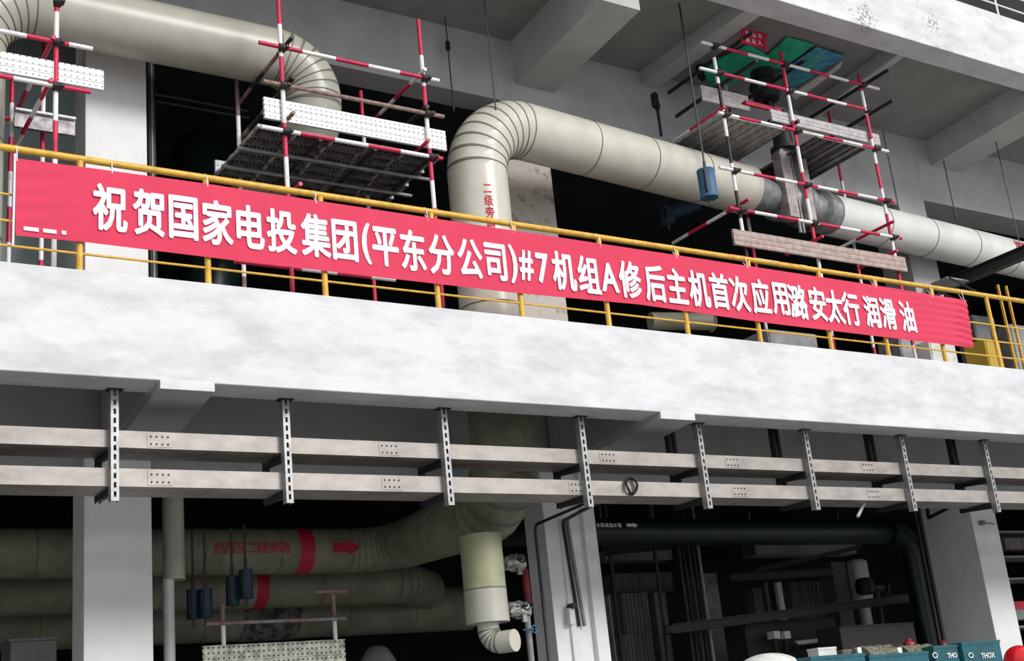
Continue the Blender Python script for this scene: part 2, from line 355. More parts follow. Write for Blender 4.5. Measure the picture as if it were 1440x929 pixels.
# columns
CX = ((4.235, 5.09), (11.18, 12.16), (21.3, 22.05))
for (a, b), nm in zip(CX, ('left', 'middle', 'right')):
    mb = MB(); mb.box((a, YC, 0), (b, YC+(1.25 if nm == 'right' else .55), zr(3.95))); 
    if nm == 'middle':
        mb.box((a+.26, YC-.05, 0), (a+.42, YC+.01, zr(3.2))); mb.box((b-.3, YC-.09, 0), (b-.1, YC+.01, zr(3.95)))
    struct('column', mb, 'column_paint', f'pale concrete column of the lower level, {nm} one of the three', 'column', .01)
sbox('column', (4.235, YC, SLAB), (5.09, YC+.55, zr(10.43)), 'column_paint', 'white concrete column of the upper level behind the left end of the banner', 'column', .01)
sbox('column', (10.95, YC-.1, SLAB), (12.02, YC+.45, zr(9.95)), 'worn_plaster', 'worn plaster column of the upper level behind the pipe bend', 'column', .01)
sbox('column', (21.05, YC, SLAB), (21.9, YC+.75, UC), 'grey_concrete', 'pale grey column of the upper level right of the scaffold', 'column', .01)
# partition deep on the left
p = at(-20, 60, 18.3); q = at(112, 60, 18.3)
sbox('wall_partition', (p.x, 18.3, SLAB+1.55), (q.x, 18.5, UC), 'teal_wall', 'grey-green partition wall deep behind the left scaffold', 'wall')

# ------------------------------------------------------------------ big bypass pipe (two runs joined by a bend) and its neighbours
YP = 15.0
zc = at(831, 210, YP).z
e1 = atZ(1300, 333, zc); s1 = at(831, 210, YP); dr = (e1-s1).normalized()
vx = (at(632, 330, YP).x + at(716, 330, YP).x)/2 - .09
corner = s1 + dr*((vx - s1.x)/dr.x); corner = V((vx, corner.y, zc))
YLP = 18.5; zl = at(400, 775, YLP).z
bp = thing('steam_pipe', (vx, corner.y, zl-.5), 'thick cream clad pipe rising beside the worn column, then bending right', 'pipe')
vstop = corner + dr*((at(1068, 262, YP).x - vx)/dr.x)
pts, fl = fillet([(vx, corner.y, SLAB-.3), corner, vstop], .98, 18)
mb = MB(); clad_pipe(mb, pts, fl, .45, 1.05)
mb.build('upper_run', ['pipe_cream', 'seam'], bp)
pts, fl = fillet([(vx, corner.y, SLAB-.25), (vx, corner.y, zl), (vx, YLP, zl), (XL+.5, YLP, zl)], [0, .80, .75, 0], 14)
pts[-1] = V((XL+.5, YLP, zl))
rads = []
for p in pts:
    t = min(1, max(0, (p.y-corner.y-.6)/(YLP-corner.y-.6))); rads.append(.47+(.345-.47)*t)
mb = MB(); clad_pipe(mb, pts, fl, rads, 1.1)
mb.build('lower_run', ['pipe_drab', 'seam'], bp)
# writing, band and arrow
for i, ch in enumerate('热再至二级旁路'):
    mb = MB(); vs, fs = text_shape(ch, .185, .0, .0025, heavy=.0012)
    on_cyl(mb, vs, fs, (at(309+i*15.3, 774, YLP-.345).x, YLP, zl), (1, 0, 0), (0, -1, 0), .352); mb.build('character', 'red_paint', bp)
mb = MB(); x0, x1 = at(424, 775, YLP-.345).x, at(444, 775, YLP-.345).x
mb.sweep([(x0, YLP, zl), (x1, YLP, zl)], .351, 40, 0, True); mb.build('marking_band', 'red_paint', bp)
mb = MB(); xa, xb = at(468, 775, YLP-.345).x, at(509, 775, YLP-.345).x; L = xb-xa
ar = [(0, -.075), (.56*L, -.075), (.56*L, -.125), (L, 0), (.56*L, .125), (.56*L, .075), (0, .075)]
on_cyl(mb, [V((x-L/2, y, 0)) for x, y in ar] + [V((x-L/2, y, .004)) for x, y in ar], [list(range(7, 14))], ((xa+xb)/2, YLP, zl), (1, 0, 0), (0, -1, 0), .351)
mb.build('arrow', 'red_paint', bp)
# vertical red characters on the rising run
mb = MB(); 
for i, ch in enumerate('二级旁路'):
    vs, fs = text_shape(ch, .185, 0, .003, heavy=.003); cz = at(652, 271+i*16.5, YP-.4)
    for v in vs: v.x *= .72
    dv = V((at(652, 290, YP).x - vx + .02, -.44, 0)).normalized(); up = V((0, 0, 1)); ax = up.cross(-dv)
    ax = V((-dv.y, dv.x, 0))
    for q in [0]:
        mb = MB(); mb.add([V((vx, corner.y, cz.z)) + (dv*math.cos(v.x/.44) + ax*math.sin(v.x/.44))*(.453+v.z) + up*v.y for v in vs], fs)
        mb.build('character', 'red_paint', bp)
# branch under the bend
bx = at(680, 830, corner.y+.1).x
mb = MB(); yb = corner.y+.1
t0, t1, t2 = at(678, 784, yb), at(682, 829, yb), at(686, 876, yb); bx = (t0.x+t2.x)/2
mb.sweep([(bx, yb, t0.z+.3), (bx, yb, t1.z+.012), (bx, yb, t1.z+.010), (bx, yb, t1.z-.008), (bx, yb, t1.z-.010), (bx, yb, t2.z), (bx, yb, t2.z), ], [.285, .285, .292, .292, .287, .295, .16], 32, 0, True, [0, 0, 1, 2, 2, 2])
branch = mb.build('drain_leg', ['pipe_olive', 'seam', 'pipe_dull'], bp)
mb = MB(); f = at(684, 903, yb)
pts, fl = fillet([(bx, yb, t2.z+.1), (bx, yb, f.z-.02), (at(722, 905, yb-.3).x, yb-.35, f.z-.02)], .19, 10)
clad_pipe(mb, pts, fl, .145, 2.0, 24)
mb.build('foot_bend', ['pipe_cream', 'seam'], branch)

# upper left pipe passing in front of the white column
YPL = 15.45; zpl = at(220, 46, YPL).z
xl, xr = at(30, 10, YPL).x - .60, at(437, 100, YPL).x
lp = thing('steam_pipe', (xl, YPL, SLAB), 'cream clad pipe crossing the top left corner in front of the white column', 'pipe')
pts, fl = fillet([(xl, YPL, SLAB-.1), (xl, YPL, zpl), (xr, YPL, zpl), (xr, YPL, zpl-1.2), (xr, 18.2, zpl-1.2)], [0, .8, .6, .58, 0], 14)
mb = MB(); clad_pipe(mb, pts, fl, .42, 1.15); mb.build('pipe_run', ['pipe_dull', 'seam'], lp)
mb = MB()
for i in range(3):
    mb.sweep([(xl, YPL, SLAB+.25+i*.30), (xl, YPL, SLAB+.27+i*.30)], .428, 36)
mb.build('strap_bands', 'seam', lp)

# right-hand run beyond the valve
rs, re = at(1150, 297, YP+.4), None
g0 = atZ(1165, 302, zc-.10); dr2 = (atZ(1400, 357, zc-.10) - g0).normalized()
g1 = g0 + dr2*13
rp = thing('steam_pipe', (g0.x, g0.y, g0.z-.5), 'pale clad pipe running out of the right edge behind the right scaffold', 'pipe')
mb = MB(); clad_pipe(mb, [g0, g1], [False, False], .40, 1.35); mb.build('pipe_run', ['pipe_white', 'seam'], rp)
for i, ch in enumerate('热再'):
    mb = MB()
    vs, fs = text_shape(ch, .26, 0, .003, heavy=.004); cc = atZ(1430+i*14, 352, zc-.1)
    on_cyl(mb, vs, fs, g0 + dr2*((cc-g0).length), dr2, V((dr2.y, -dr2.x, .25)), .404)
    mb.build('character', 'red_paint', rp)

# valve between the two runs
va = vstop + dr*.0; vb = g0
vm = (va+vb)/2; ax = (vb-va).normalized()
valve = thing('gate_valve', vm-V((0, 0, .7)), 'large steel gate valve with yoke between the two pipe runs inside the right scaffold', 'valve')
mb = MB(); Lv = (vb-va).length
mb.lathe(va+ax*.005, ax, [(0, .40), (.02, .40), (.05, .36), (Lv*.22, .30), (Lv*.34, .27), (Lv*.36, .40), (Lv*.42, .40), (Lv*.43, .33), (Lv*.5, .38), (Lv*.60, .33), (Lv*.62, .40), (Lv*.68, .40), (Lv*.7, .30), (Lv*.82, .33), (Lv*.85, .42), (Lv*.9, .42), (Lv*.91, .36), (Lv-.01, .38)], 32)
mb.build('body', 'grey_steel', valve)
mb = MB(); top = zr(10.35); x_, y_ = vm.x-.12, vm.y-.30
for dx, w in ((-.2, .24), (.24, .22)):
    mb.box((x_+dx-w/2, y_-.12, vm.z-.5), (x_+dx+w/2, y_+.1, vm.z+.75))
mb.prism([(x_-.30, y_-.06, vm.z+.75), (x_+.30, y_-.06, vm.z+.75), (x_+.22, y_-.06, vm.z+.92), (x_-.2, y_-.06, vm.z+.92)], (0, .22, 0))
mb.build('yoke', 'pink_steel', valve, bevel=.01)
mb = MB()
for dx in (-.04, .05): mb.tube((x_+dx, y_-.02, vm.z-.75), (x_+dx, y_-.02, vm.z+1.25), .032, 12)
mb.build('stem', 'grey_steel', valve)
mb = MB(); mb.lathe((x_, y_+.05, vm.z+.92), (0, 0, 1), [(0, .26), (.06, .26), (.07, .19), (.5, .17), (.52, .25), (.62, .25), (.63, .12), (.8, .12)], 24)
mb.build('bonnet', 'dark_steel', valve)
# actuator on top, black, right under the netting
ac = at(1076, 128, vm.y-.4)
mb = MB(); mb.lathe((ac.x, ac.y, ac.z-.22), (0, 0, 1), [(0, .14), (.03, .24), (.2, .25), (.23, .19), (.42, .19), (.44, .23), (.62, .22), (.68, .1)], 24)
mb.lathe((ac.x-.3, ac.y, ac.z+.02), (1, 0, 0), [(0, .1), (.02, .13), (.2, .13), (.6, .11), (.62, .06)], 20)
mb.tube((ac.x, ac.y, ac.z-.2), (x_, y_+.05, vm.z+1.6), .07, 12)
mb.build('actuator', 'black_rubber', valve)

# pipes stacked deep at the lower left
for i, (py, Y, r, x1px, lab) in enumerate(((826, 20.3, .36, 640, 'drab clad pipe below the lettered pipe in the dark lower bay, second from the top'), (868, 21.9, .42, 660, 'drab clad pipe below the lettered pipe in the dark lower bay, lowest of the three'))):
    c = at(300, py, Y); x1 = at(x1px, py, Y).x
    t = thing('steam_pipe', (c.x, Y, c.z-r), lab, 'pipe')
    mb = MB()
    if i == 0: pts, fl = fillet([(XL+.3, Y, c.z), (x1-1.0, Y, c.z), (x1-.1, Y+.9, c.z)], .8, 10)
    else: pts, fl = [V((XL+.3, Y, c.z)), V((x1, Y, c.z))], [False, False]
    clad_pipe(mb, pts, fl, r, 1.3); mb.build('pipe_run', ['pipe_drab', 'seam'], t)
    if i == 0:
        mb = MB(); a, b = at(363, py, Y-r).x, at(380, py, Y-r).x; mb.sweep([(a, Y, c.z), (b, Y, c.z)], r+.006, 36); mb.build('marking_band', 'red_paint', t)
    else:
        mb = MB(); a, b = at(345, py, Y-r).x, at(424, py, Y-r).x; mb.sweep([(a, Y, c.z), (b, Y, c.z)], r+.02, 36); mb.build('insulation_wrap', 'insulation', t)
# slim vertical pipe right of the left column
Yv = 17.25; a0 = at(245, 700, Yv); a1 = at(245, 815, Yv); a2 = at(240, 925, Yv)
t = thing('riser_pipe', (a1.x, Yv, 0), 'slim cream riser pipe with thicker clad top just right of the left lower column', 'pipe')
mb = MB(); r1 = (at(262, 780, Yv)-at(230, 780, Yv)).length/2*.93; r2 = (at(246, 860, Yv)-at(229, 860, Yv)).length/2*.93; xo = at(237.5, 860, Yv).x
mb.sweep([(a1.x, Yv, SLAB-.3), (a1.x, Yv, a1.z+.03), (a1.x, Yv, a1.z+.02), (a1.x, Yv, a1.z)], [r1, r1, r1+.008, r1+.008], 24)
mb.build('clad_section', 'pipe_cream', t)
mb = MB(); mb.sweep([(xo, Yv, 0), (xo, Yv, a1.z+.02)], r2, 20); mb.build('bare_section', 'pipe_white', t)

# ------------------------------------------------------------------ cable trays on slotted hangers
TY0, TY1 = 13.52, 14.05
k_ = TY0/13
TU = (zr(3.27*k_), zr(3.445*k_)); TL = (zr(2.862*k_), zr(3.045*k_))
ORD = ('first', 'second', 'third', 'fourth', 'fifth', 'sixth', 'seventh', 'eighth')
HX = [at(160, 548, 13.45).x, at(400, 563, 13.45).x, at(622, 575, 13.45).x, at(815, 590, 13.45).x, at(980, 597, 13.45).x, at(1130, 606, 13.45).x, at(1265, 612, 13.45).x, at(1382, 620, 13.45).x]
def tray(z0, z1, splices, label):
    t = thing('cable_tray', ((HX[0]+HX[-1])/2, (TY0+TY1)/2, z0), label, 'cable tray')
    mb = MB(); a, b = XL+.5, 25.0
    mb.box((a, TY0, z0), (b, TY0+.012, z1)); mb.box((a, TY1-.012, z0), (b, TY1, z1)); mb.box((a, TY0+.012, z0), (b, TY1-.012, z0+.012))
    mb.box((a, TY0, z1), (b, TY0+.035, z1+.006)); mb.box((a, TY1-.035, z1), (b, TY1, z1+.006))
    x = a+.9
    while x < b:
        mb.box((x-.006, TY0+.02, z0-.006), (x+.006, TY1-.02, z0)); x += 1.0
    mb.build('tray_body', 'tray_steel', t)
    for px, py in splices:
        c = at(px, py, TY0); zc_ = (z0+z1)/2; mb = MB()
        mb.box((c.x-.135, TY0-.006, z0+.018), (c.x+.135, TY0, z1-.015))
        sp = mb.build('splice_plate', 'tray_steel', t)
        for i in range(4):
            for j in (-.042, .042):
                mb = MB(); mb.tube((c.x-.095+i*.063, TY0-.006, zc_+j), (c.x-.095+i*.063, TY0-.014, zc_+j), .011, 8)
                mb.build('bolt', 'dark_steel', sp)
    # covered cables lying inside
    mb = MB()
    for i in range(5): mb.sweep([(a+.1, TY0+.08+i*.085, z0+.055), (b-.1, TY0+.08+i*.085, z0+.055)], .04, 8)
    mb.build('cables', 'black_rubber', t)
    return t
tray(*TU, [(224, 616), (547, 632), (855, 645), (1030, 650), (1220, 657)], 'upper of the two pale steel cable trays under the white beam')
tray(*TL, [(225, 671), (551, 681), (812, 684), (1040, 690), (1228, 693)], 'lower of the two pale steel cable trays under the white beam')
def slotted(mb, x, y, z0, z1, w=.085, dp=.10):
    mb.box((x-w/2, y, z0), (x-w/2+.028, y+.006, z1)); mb.box((x+w/2-.028, y, z0), (x+w/2, y+.006, z1))
    mb.box((x-w/2, y+.006, z0), (x-w/2+.006, y+dp, z1)); mb.box((x+w/2-.006, y+.006, z0), (x+w/2, y+dp, z1))
    z = z0
    while z < z1-.03: mb.box((x-w/2+.028, y, z), (x+w/2-.028, y+.006, min(z1, z+.04))); z += .10
for i, x in enumerate(HX):
    t = thing('tray_hanger', (x, 13.42, zr(2.8)), f'slotted steel hanger holding the cable trays, {ORD[i]} of the eight counted from the left', 'hanger', 'slotted hangers of the cable trays')
    mb = MB(); slotted(mb, x, 13.415, zr(2.80), BEAM-.012); mb.build('strut', 'strut_steel', t)
    mb = MB(); mb.box((x-.09, 13.38, BEAM-.012), (x+.09, 13.50, BEAM)); 
    for dx in (-.065, .065): mb.tube((x+dx, 13.44, BEAM-.012), (x+dx, 13.44, BEAM-.03), .014, 8)
    mb.build('top_plate', 'dark_steel', t)
    mb = MB(); slotted(mb, x+.02, 14.09, TL[0]-.055, zr(4.97) if i > 3 else TU[1], .055)
    if i > 3: slotted(mb, x+.10, 14.09, TL[0]-.02, zr(4.97), .05)
    mb.build('rear_strut', 'dark_steel', t)
    for z in (TU[0], TL[0]):
        mb = MB()
        mb.hexa([(x-.03, 13.485, z-.10), (x+.03, 13.485, z-.10), (x+.03, 14.10, z-.055), (x-.03, 14.10, z-.055), (x-.03, 13.485, z-.008), (x+.03, 13.485, z-.008), (x+.03, 14.10, z-.008), (x-.03, 14.10, z-.008)])
        mb.build('bracket_arm', 'dark_steel', t)
# black cable loop hanging over the lower tray
c = at(888, 683, TY0-.03)
mb = MB(); pts = []
for i in range(25):
    a = math.radians(-120 + i*15); pts.append(c + V((.085*math.cos(a), .02*math.sin(i*.5), .11*math.sin(a))))
mb.sweep(pts, .018, 10)
pts = [p + V((-.025, -.03, .004)) for p in pts[3:-2]]; mb.sweep(pts, .016, 10)
tag(mb.build('cable_loop', 'black_rubber'), 'black cable loop hung over the front of the lower tray', 'cable')
# white tube hanging off the tray
mb = MB(); mb.tube(at(1219, 700, 13.75), at(1206, 726, 13.75), .025, 10)
tag(mb.build('plastic_tube', 'sack_white'), 'short white tube hanging from the lower tray at the right', 'tube')

# ------------------------------------------------------------------ yellow railing and the banner
YR = 13.10; RZ = zr(6.478*YR/13)
PXS = [(112, 370), (293, 395), (458, 415), (617, 433), (735, 446), (857, 458), (968, 470), (1070, 481), (1170, 491), (1250, 499), (1330, 507), (1408, 515)]
PX = [at(a, b, YR).x for a, b in PXS]; PX = [PX[0]-1.43] + PX + [PX[-1]+1.43]
rl = thing('guard_railing', ((PX[0]+PX[-1])/2, YR, SLAB), 'yellow tubular guard railing along the edge of the upper floor', 'railing')
mb = MB(); mb.sweep([(XL+.4, YR, RZ), (26, YR, RZ)], .040, 16); mb.build('top_rail', 'rail_yellow', rl)
for zz in (.22, .50, .80):
    z = SLAB + zz*1.0
    mb = MB(); mb.sweep([(XL+.4, YR, z), (26, YR, z)], .014, 10); mb.build('middle_rail', 'rail_yellow', rl)
for x in PX:
    mb = MB(); mb.sweep([(x, YR, SLAB), (x, YR, RZ-.03)], .036, 14); mb.sweep([(x, YR, SLAB), (x, YR, SLAB+.012)], .07, 14); mb.build('post', 'rail_yellow', rl)

YBN = 13.035
def interp(tab, x):
    for (x0, y0), (x1, y1) in zip(tab, tab[1:]):
        if x <= x1: return y0+(y1-y0)*(x-x0)/(x1-x0)
    return tab[-1][1]
TOP = [(20, 222), (112, 234), (290, 258), (360, 269), (720, 324), (1080, 378), (1250, 404), (1359, 422)]
BOT = [(22, 331), (119, 340), (360, 370), (720, 411), (901, 428), (1080, 454), (1245, 474), (1369, 489)]
nx, ny = 260, 22; vs = []; fs = []
for i in range(nx+1):
    u = i/nx; a = at(20+u*1339, interp(TOP, 20+u*1339), YBN); b = at(22+u*1347, interp(BOT, 22+u*1347), YBN)
    for j in range(ny+1):
        v = j/ny; p = a.lerp(b, v)
        w = math.sin(u*9+v*2)*.004
        e0 = max(0, 1-u/.10); e1 = max(0, (u-.90)/.10)
        w += e1*.012*math.sin(v*46+math.sin(u*60)*1.2) + e0*.005*math.sin(v*30+u*40)
        w += .002*math.sin(u*70+v*5)*(1-v)*v*4
        vs.append(p + V((0, w-.003, 0)))
for i in range(nx):
    for j in range(ny): fs.append((i*(ny+1)+j, (i+1)*(ny+1)+j, (i+1)*(ny+1)+j+1, i*(ny+1)+j+1))
mb = MB(); mb.add(vs, fs, 0, True); n0 = len(vs)
# back face a few millimetres behind so the cloth has thickness
rim = [i*(ny+1) for i in range(nx+1)] + [nx*(ny+1)+j for j in range(1, ny+1)] + [i*(ny+1)+ny for i in range(nx-1, -1, -1)] + [j for j in range(ny-1, 0, -1)]
off = [q + V((0, .003, 0)) for q in vs]; mb.add(off, [tuple(reversed(f)) for f in fs], 0, True)
mb.f += [[rim[k], rim[(k+1) % len(rim)], n0+rim[(k+1) % len(rim)], n0+rim[k]] for k in range(len(rim))]; mb.m += [0]*len(rim); mb.sm += [False]*len(rim)
ctr = at(700, 420, YBN)
bn = thing('banner', (ctr.x, YBN, zr(5.5)), 'long red cloth banner with white Chinese lettering tied to the yellow railing', 'banner')
mb.build('cloth', 'banner_red', bn)
CH = [('祝', 155, 292), ('贺', 209, 299), ('国', 258, 306), ('家', 306, 313), ('电', 352, 319), ('投', 396, 325), ('集', 444, 331), ('团', 485, 338), ('(', 515, 342), ('平', 542, 347), ('东', 581, 352), ('分', 621, 358), ('公', 661, 363), ('司', 697, 368), (')', 722, 371),
      ('#', 740, 373), ('7', 763, 377), ('机', 793, 381), ('组', 828, 386), ('A', 857, 390), ('修', 886, 393), ('后', 921, 398), ('主', 952, 402), ('机', 983, 406), ('首', 1012, 409), ('次', 1040, 413), ('应', 1070, 417), ('用', 1097, 420), ('潞', 1122, 424), ('安', 1150, 427), ('太', 1174, 431), ('行', 1197, 434), ('润', 1226, 438), ('滑', 1249, 441), ('油', 1276, 445)]
EMH = 1.0
for ch, px, py in CH:
    c = at(px, py, YBN-.016); thin = ch in '#7A()'
    vs, fs = text_shape(ch, EMH*(.55 if px > 1215 else .575 if not thin else .58 if ch not in '()' else .56), 0, .002, heavy=.0145)
    kx = .66 if not thin else .58 if ch == '#' else .70
    mb = MB(); mb.add([c + V((v.x*kx, -v.z, v.y)) for v in vs], fs); mb.build('character', 'banner_white', bn)
for a, w in ((44, 20), (70, 18), (90, 6)):
    mb = MB(); c = at(a, 322+(a-44)*.11, YBN-.014); mb.box((c.x-w/260, c.y-.001, c.z-.022), (c.x+w/260, c.y+.002, c.z+.022))
    mb.build('small_print', 'banner_white', bn)
for px in (24, 158, 292, 445, 602, 722, 845, 952, 1052, 1232, 1312, 1357):
    a = at(px, interp(TOP, px)+4, YBN-.004); mb = MB(); 
    mb.sweep([a, V((a.x, YR-.047, RZ)), V((a.x, YR, RZ+.047)), V((a.x+.01, YR+.046, RZ)), V((a.x+.01, YBN+.01, a.z))], .006, 6)
    mb.build('tie', 'banner_white', bn)
mb = MB(); a = at(21, 216, YBN-.01); b = at(23.5, 346, YBN-.01); mb.sweep([(a.x, a.y, a.z), (a.x, a.y, b.z)], .012, 8); mb.build('edge_cord', 'banner_white', bn)

# rails on the beam above (top right)
t = thing('guard_railing', (22, 13.2, UT), 'thin pale steel railing above the top right edge beam', 'railing')
for i in range(8):
    x = at(1402, 12, 13.2).x + (i-6)*1.6
    mb = MB(); mb.tube((x, 13.2, UT), (x, 13.2, UT+1.1), .02, 10); mb.build('post', 'tube_white', t)
for z in (.12, .42, .75, 1.1):
    mb = MB(); mb.tube((10, 13.2, UT+z), (26, 13.2, UT+z), .016, 10); mb.build('rail', 'tube_white', t)

# ------------------------------------------------------------------ scaffolds
SM = ['tube_red', 'tube_white']
class Scaf:
    def __init__(s, loc, label): s.t = thing('tube_scaffold', loc, label, 'scaffold')
    def pole(s, px, py, Y, first=0, ph=.3, z0=SLAB, name='standard', mats=SM, r=.031):
        p = at(px, py, Y); p.z = min(p.z, UC-.06) if z0 > 1 else p.z; mb = MB(); stripe(mb, p, (p.x, p.y, z0), first, ph, r); mb.build(name, mats, s.t); return p
    def ledger(s, a, b, Y, first=0, ph=.3, mats=SM, r=.029):
        p, q = level(a, b, Y); mb = MB(); stripe(mb, p, q, first, ph, r); mb.build('ledger', mats, s.t); return p, q
    def transom(s, px, py, Y, L, mats=('shaded_tube', 'shaded_tube'), first=0, ph=.3, dz=0, r=.029):
        p = at(px, py, Y); mb = MB(); stripe(mb, p, p+V((0, L, dz)), first, ph, r if mats[0] != 'shaded_tube' else .036); mb.build('transom', list(mats), s.t); return p
    def clamps(s, pts):
        for p in pts: clamp_mb(p).build('clamp', 'clamp_steel', s.t)
def plank_mb(a, b, th=.045): mb = MB(); mb.box(a, b); return mb
def board(name, a, b, Y, h, m, label, cat='plank', th=.045, group=None, lip=True):
    """a steel scaffold board standing on edge, top edge from pixel a to pixel b"""
    p, q = level(a, b, Y); mb = MB()
    mb.box((p.x, Y, p.z-h), (q.x, Y+.004, p.z)); mb.box((p.x, Y+.004, p.z-.004), (q.x, Y+th, p.z)); mb.box((p.x, Y+.004, p.z-h), (q.x, Y+th, p.z-h+.004))
    for x in (p.x, q.x-.006): mb.box((x, Y+.004, p.z-h+.004), (x+.006, Y+th, p.z-.004))
    for g in (.33, .67): mb.box((p.x, Y-.006, p.z-h*g-.006), (q.x, Y, p.z-h*g+.006)) if lip else None
    o = mb.build(name, m); tag(o, label, cat, group); return p, q
def deck_plank(x0, x1, y0, y1, z, m, label, group):
    mb = MB(); mb.box((x0, y0, z), (x1, y1, z+.004)); mb.box((x0, y0, z-.045), (x1, y0+.006, z)); mb.box((x0, y1-.006, z-.045), (x1, y1, z))
    for g in (.3, .7): mb.box((x0, y0+(y1-y0)*g-.008, z-.02), (x1, y0+(y1-y0)*g+.008, z))
    n = max(2, int((x1-x0)/.5))
    for i in range(n+1):
        x = x0+(x1-x0-.03)*i/n; mb.box((x, y0+.006, z-.04), (x+.03, y1-.006, z), 1)
    o = mb.build('scaffold_plank', [m, 'glint_steel']); return tag(o, label, 'plank', group)

# --- left scaffold
YF = 14.35
s = Scaf(at(60, 300, YF)*1 - V((0, 0, 0)), 'red and white tube scaffold at the left picture edge'); s.t.location.z = SLAB
p = s.pole(80, -12, YF, 0, .30)
stp = p
l1 = s.ledger((-45, 33), (130, 70), YF-.06, 1, .66)
l2 = s.ledger((-60, 92), (127, 133), YF-.06, 0, .62)
s.clamps([V((p.x, YF-.03, (l1[0].z))), V((p.x, YF-.03, l2[0].z)), V((p.x, YF-.03, zr(9.22)))])
s.transom(76, 52, YF-.12, 1.9, SM, 0, .9); s.transom(72, 112, YF-.12, 1.9, SM, 0, .5)
pr = s.pole(62, 60, YF+1.75, 0, .7, mats=SM); pr = s.pole(18, 80, YF+1.75, 1, .2)
l3 = s.ledger((-30, 160), (104, 182), YF+1.75, 0, .9)
bp_, bq_ = board('scaffold_plank', (-30, 64), (146, 101), YF-.01, .27, 'plank_bright', 'bright perforated steel toe board on the leftmost scaffold')
mb = MB(); q0, q1 = level((22, 152), (107, 163), YF+1.5); mb.box((q0.x, YF+1.5, q0.z-.03), (q1.x, YF+1.55, q0.z)); mb.box((q0.x, YF+1.55, q0.z-.25), (q1.x, YF+1.6, q0.z-.03), 1)
tag(mb.build('scaffold_plank', ['plank_bright', 'plank_under']), 'narrow dark plank with a white edge low behind the left scaffold', 'plank')

# --- middle scaffold
YF = 14.30
s = Scaf(at(500, 300, YF), 'red and white tube scaffold carrying the broad steel deck left of the pipe bend'); s.t.location.z = SLAB
p1 = s.pole(391, -8, YF, 0, .48); p2 = s.pole(588, 28, YF, 0, .60)
a1 = s.ledger((364, 60), (617, 113), YF-.06, 0, .62)
a2 = s.ledger((370, 115), (624, 163), YF-.06, 0, .3, ('rusty_tube', 'rusty_tube'))
a3 = s.ledger((367, 178), (622, 223), YF-.06, 1, .55)
a4 = s.ledger((330, 362), (556, 398), YF+.06, 0, .9)
cl = []
for pp in (p1, p2):
    for a in (a1, a2, a3): cl.append(V((pp.x, YF-.03, a[0].z)))
s.clamps(cl)
r1 = s.pole(333, 112, YF+1.65, 0, .6, mats=('rusty_tube', 'tube_white')); r2 = s.pole(507, 128, YF+1.65, 0, .5)
s.transom(411, 52, YF-.15, 2.0, ('rusty_tube', 'shaded_tube'), 1, .5); s.transom(413, 108, YF-.15, 2.0, ('shaded_tube', 'rusty_tube'), 0, .6); 
s.transom(598, 97, YF-.15, 2.0, SM, 1, .45); s.transom(601, 149, YF-.15, 2.0, ('shaded_tube', 'shaded_tube'))
d1 = s.transom(413, 158, YF-.15, 2.1, ('rusty_tube', 'shaded_tube'), 0, 1.2); d2 = s.transom(603, 197, YF-.15, 2.1, ('tube_red', 'rusty_tube'), 0, .5)
zd = (d1.z+d2.z)/2
dx0, dx1 = at(365, 175, YF).x, at(622, 218, YF).x
ZD = a3[0].z + .10
for i in range(7):
    y0 = YF + .06 + i*.245
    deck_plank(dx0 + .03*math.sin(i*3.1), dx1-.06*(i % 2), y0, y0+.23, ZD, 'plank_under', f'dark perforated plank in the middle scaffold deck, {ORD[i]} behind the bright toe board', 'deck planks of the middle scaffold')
for xx in (.32, .62, .93):
    x = dx0 + (dx1-dx0)*xx; mb = MB(); mb.tube((x, YF+.04, ZD-.08), (x, YF+1.8, ZD-.08), .028, 12); mb.build('deck_bearer', 'shaded_tube', s.t)
for yy in (.55, 1.15):
    mb = MB(); mb.tube((dx0-.1, YF+yy, ZD-.14), (dx1+.1, YF+yy, ZD-.14), .026, 12); mb.build('deck_bearer', 'grey_steel', s.t)
board('scaffold_plank', (371, 137), (626, 183), YF+.035, .31, 'plank_bright', 'bright white perforated toe board on the middle scaffold deck')
board('scaffold_plank', (303, 224), (330, 229), YF+1.85, .26, 'plank_bright', 'small pale perforated plank end left of the middle deck')
mb = MB(); c = at(422, 259, YF+.3); mb.tube(c+V((0, -.02, 0)), c+V((0, .25, 0)), .031, 12); mb.build('stub', 'tube_red', s.t)
mb = MB(); c = at(612, 295, YF-.05); mb.tube(c+V((0, -.02, 0)), c+V((0, .25, 0)), .031, 12); mb.build('stub', 'tube_red', s.t)

# --- right scaffold round the valve
YF = 14.20
SR = s = Scaf(at(1130, 300, YF), 'red and white tube scaffold built round the valve at the right'); s.t.location.z = SLAB
q1 = s.pole(1004, 80, YF, 0, .02, mats=('shaded_tube', 'tube_white'))
def seg_pole(x0, y0, x1, y1, Y, first, ph):
    p = at(x0, y0, Y); p.z = min(p.z, UC-.06); mb = MB(); z1 = at(x1, y1, Y).z if y1 else SLAB; stripe(mb, p, (p.x, Y, z1), first, ph, .031); mb.build('standard', SM, s.t); return p
P2 = seg_pole(1097, 72, 0, 0, YF, 0, .9); P3 = seg_pole(1207, 105, 0, 0, YF, 0, .35); P1b = q1
R1 = at(921, 130, YF+1.75); mb = MB(); mb.tube(R1, (R1.x, R1.y, at(925, 190, YF+1.75).z), .028, 10); mb.build('standard', 'shaded_tube', s.t); R2 = seg_pole(1016, 92, 0, 0, YF+1.75, 1, .3); R3 = seg_pole(1148, 70, 0, 0, YF+1.75, 0, .6)
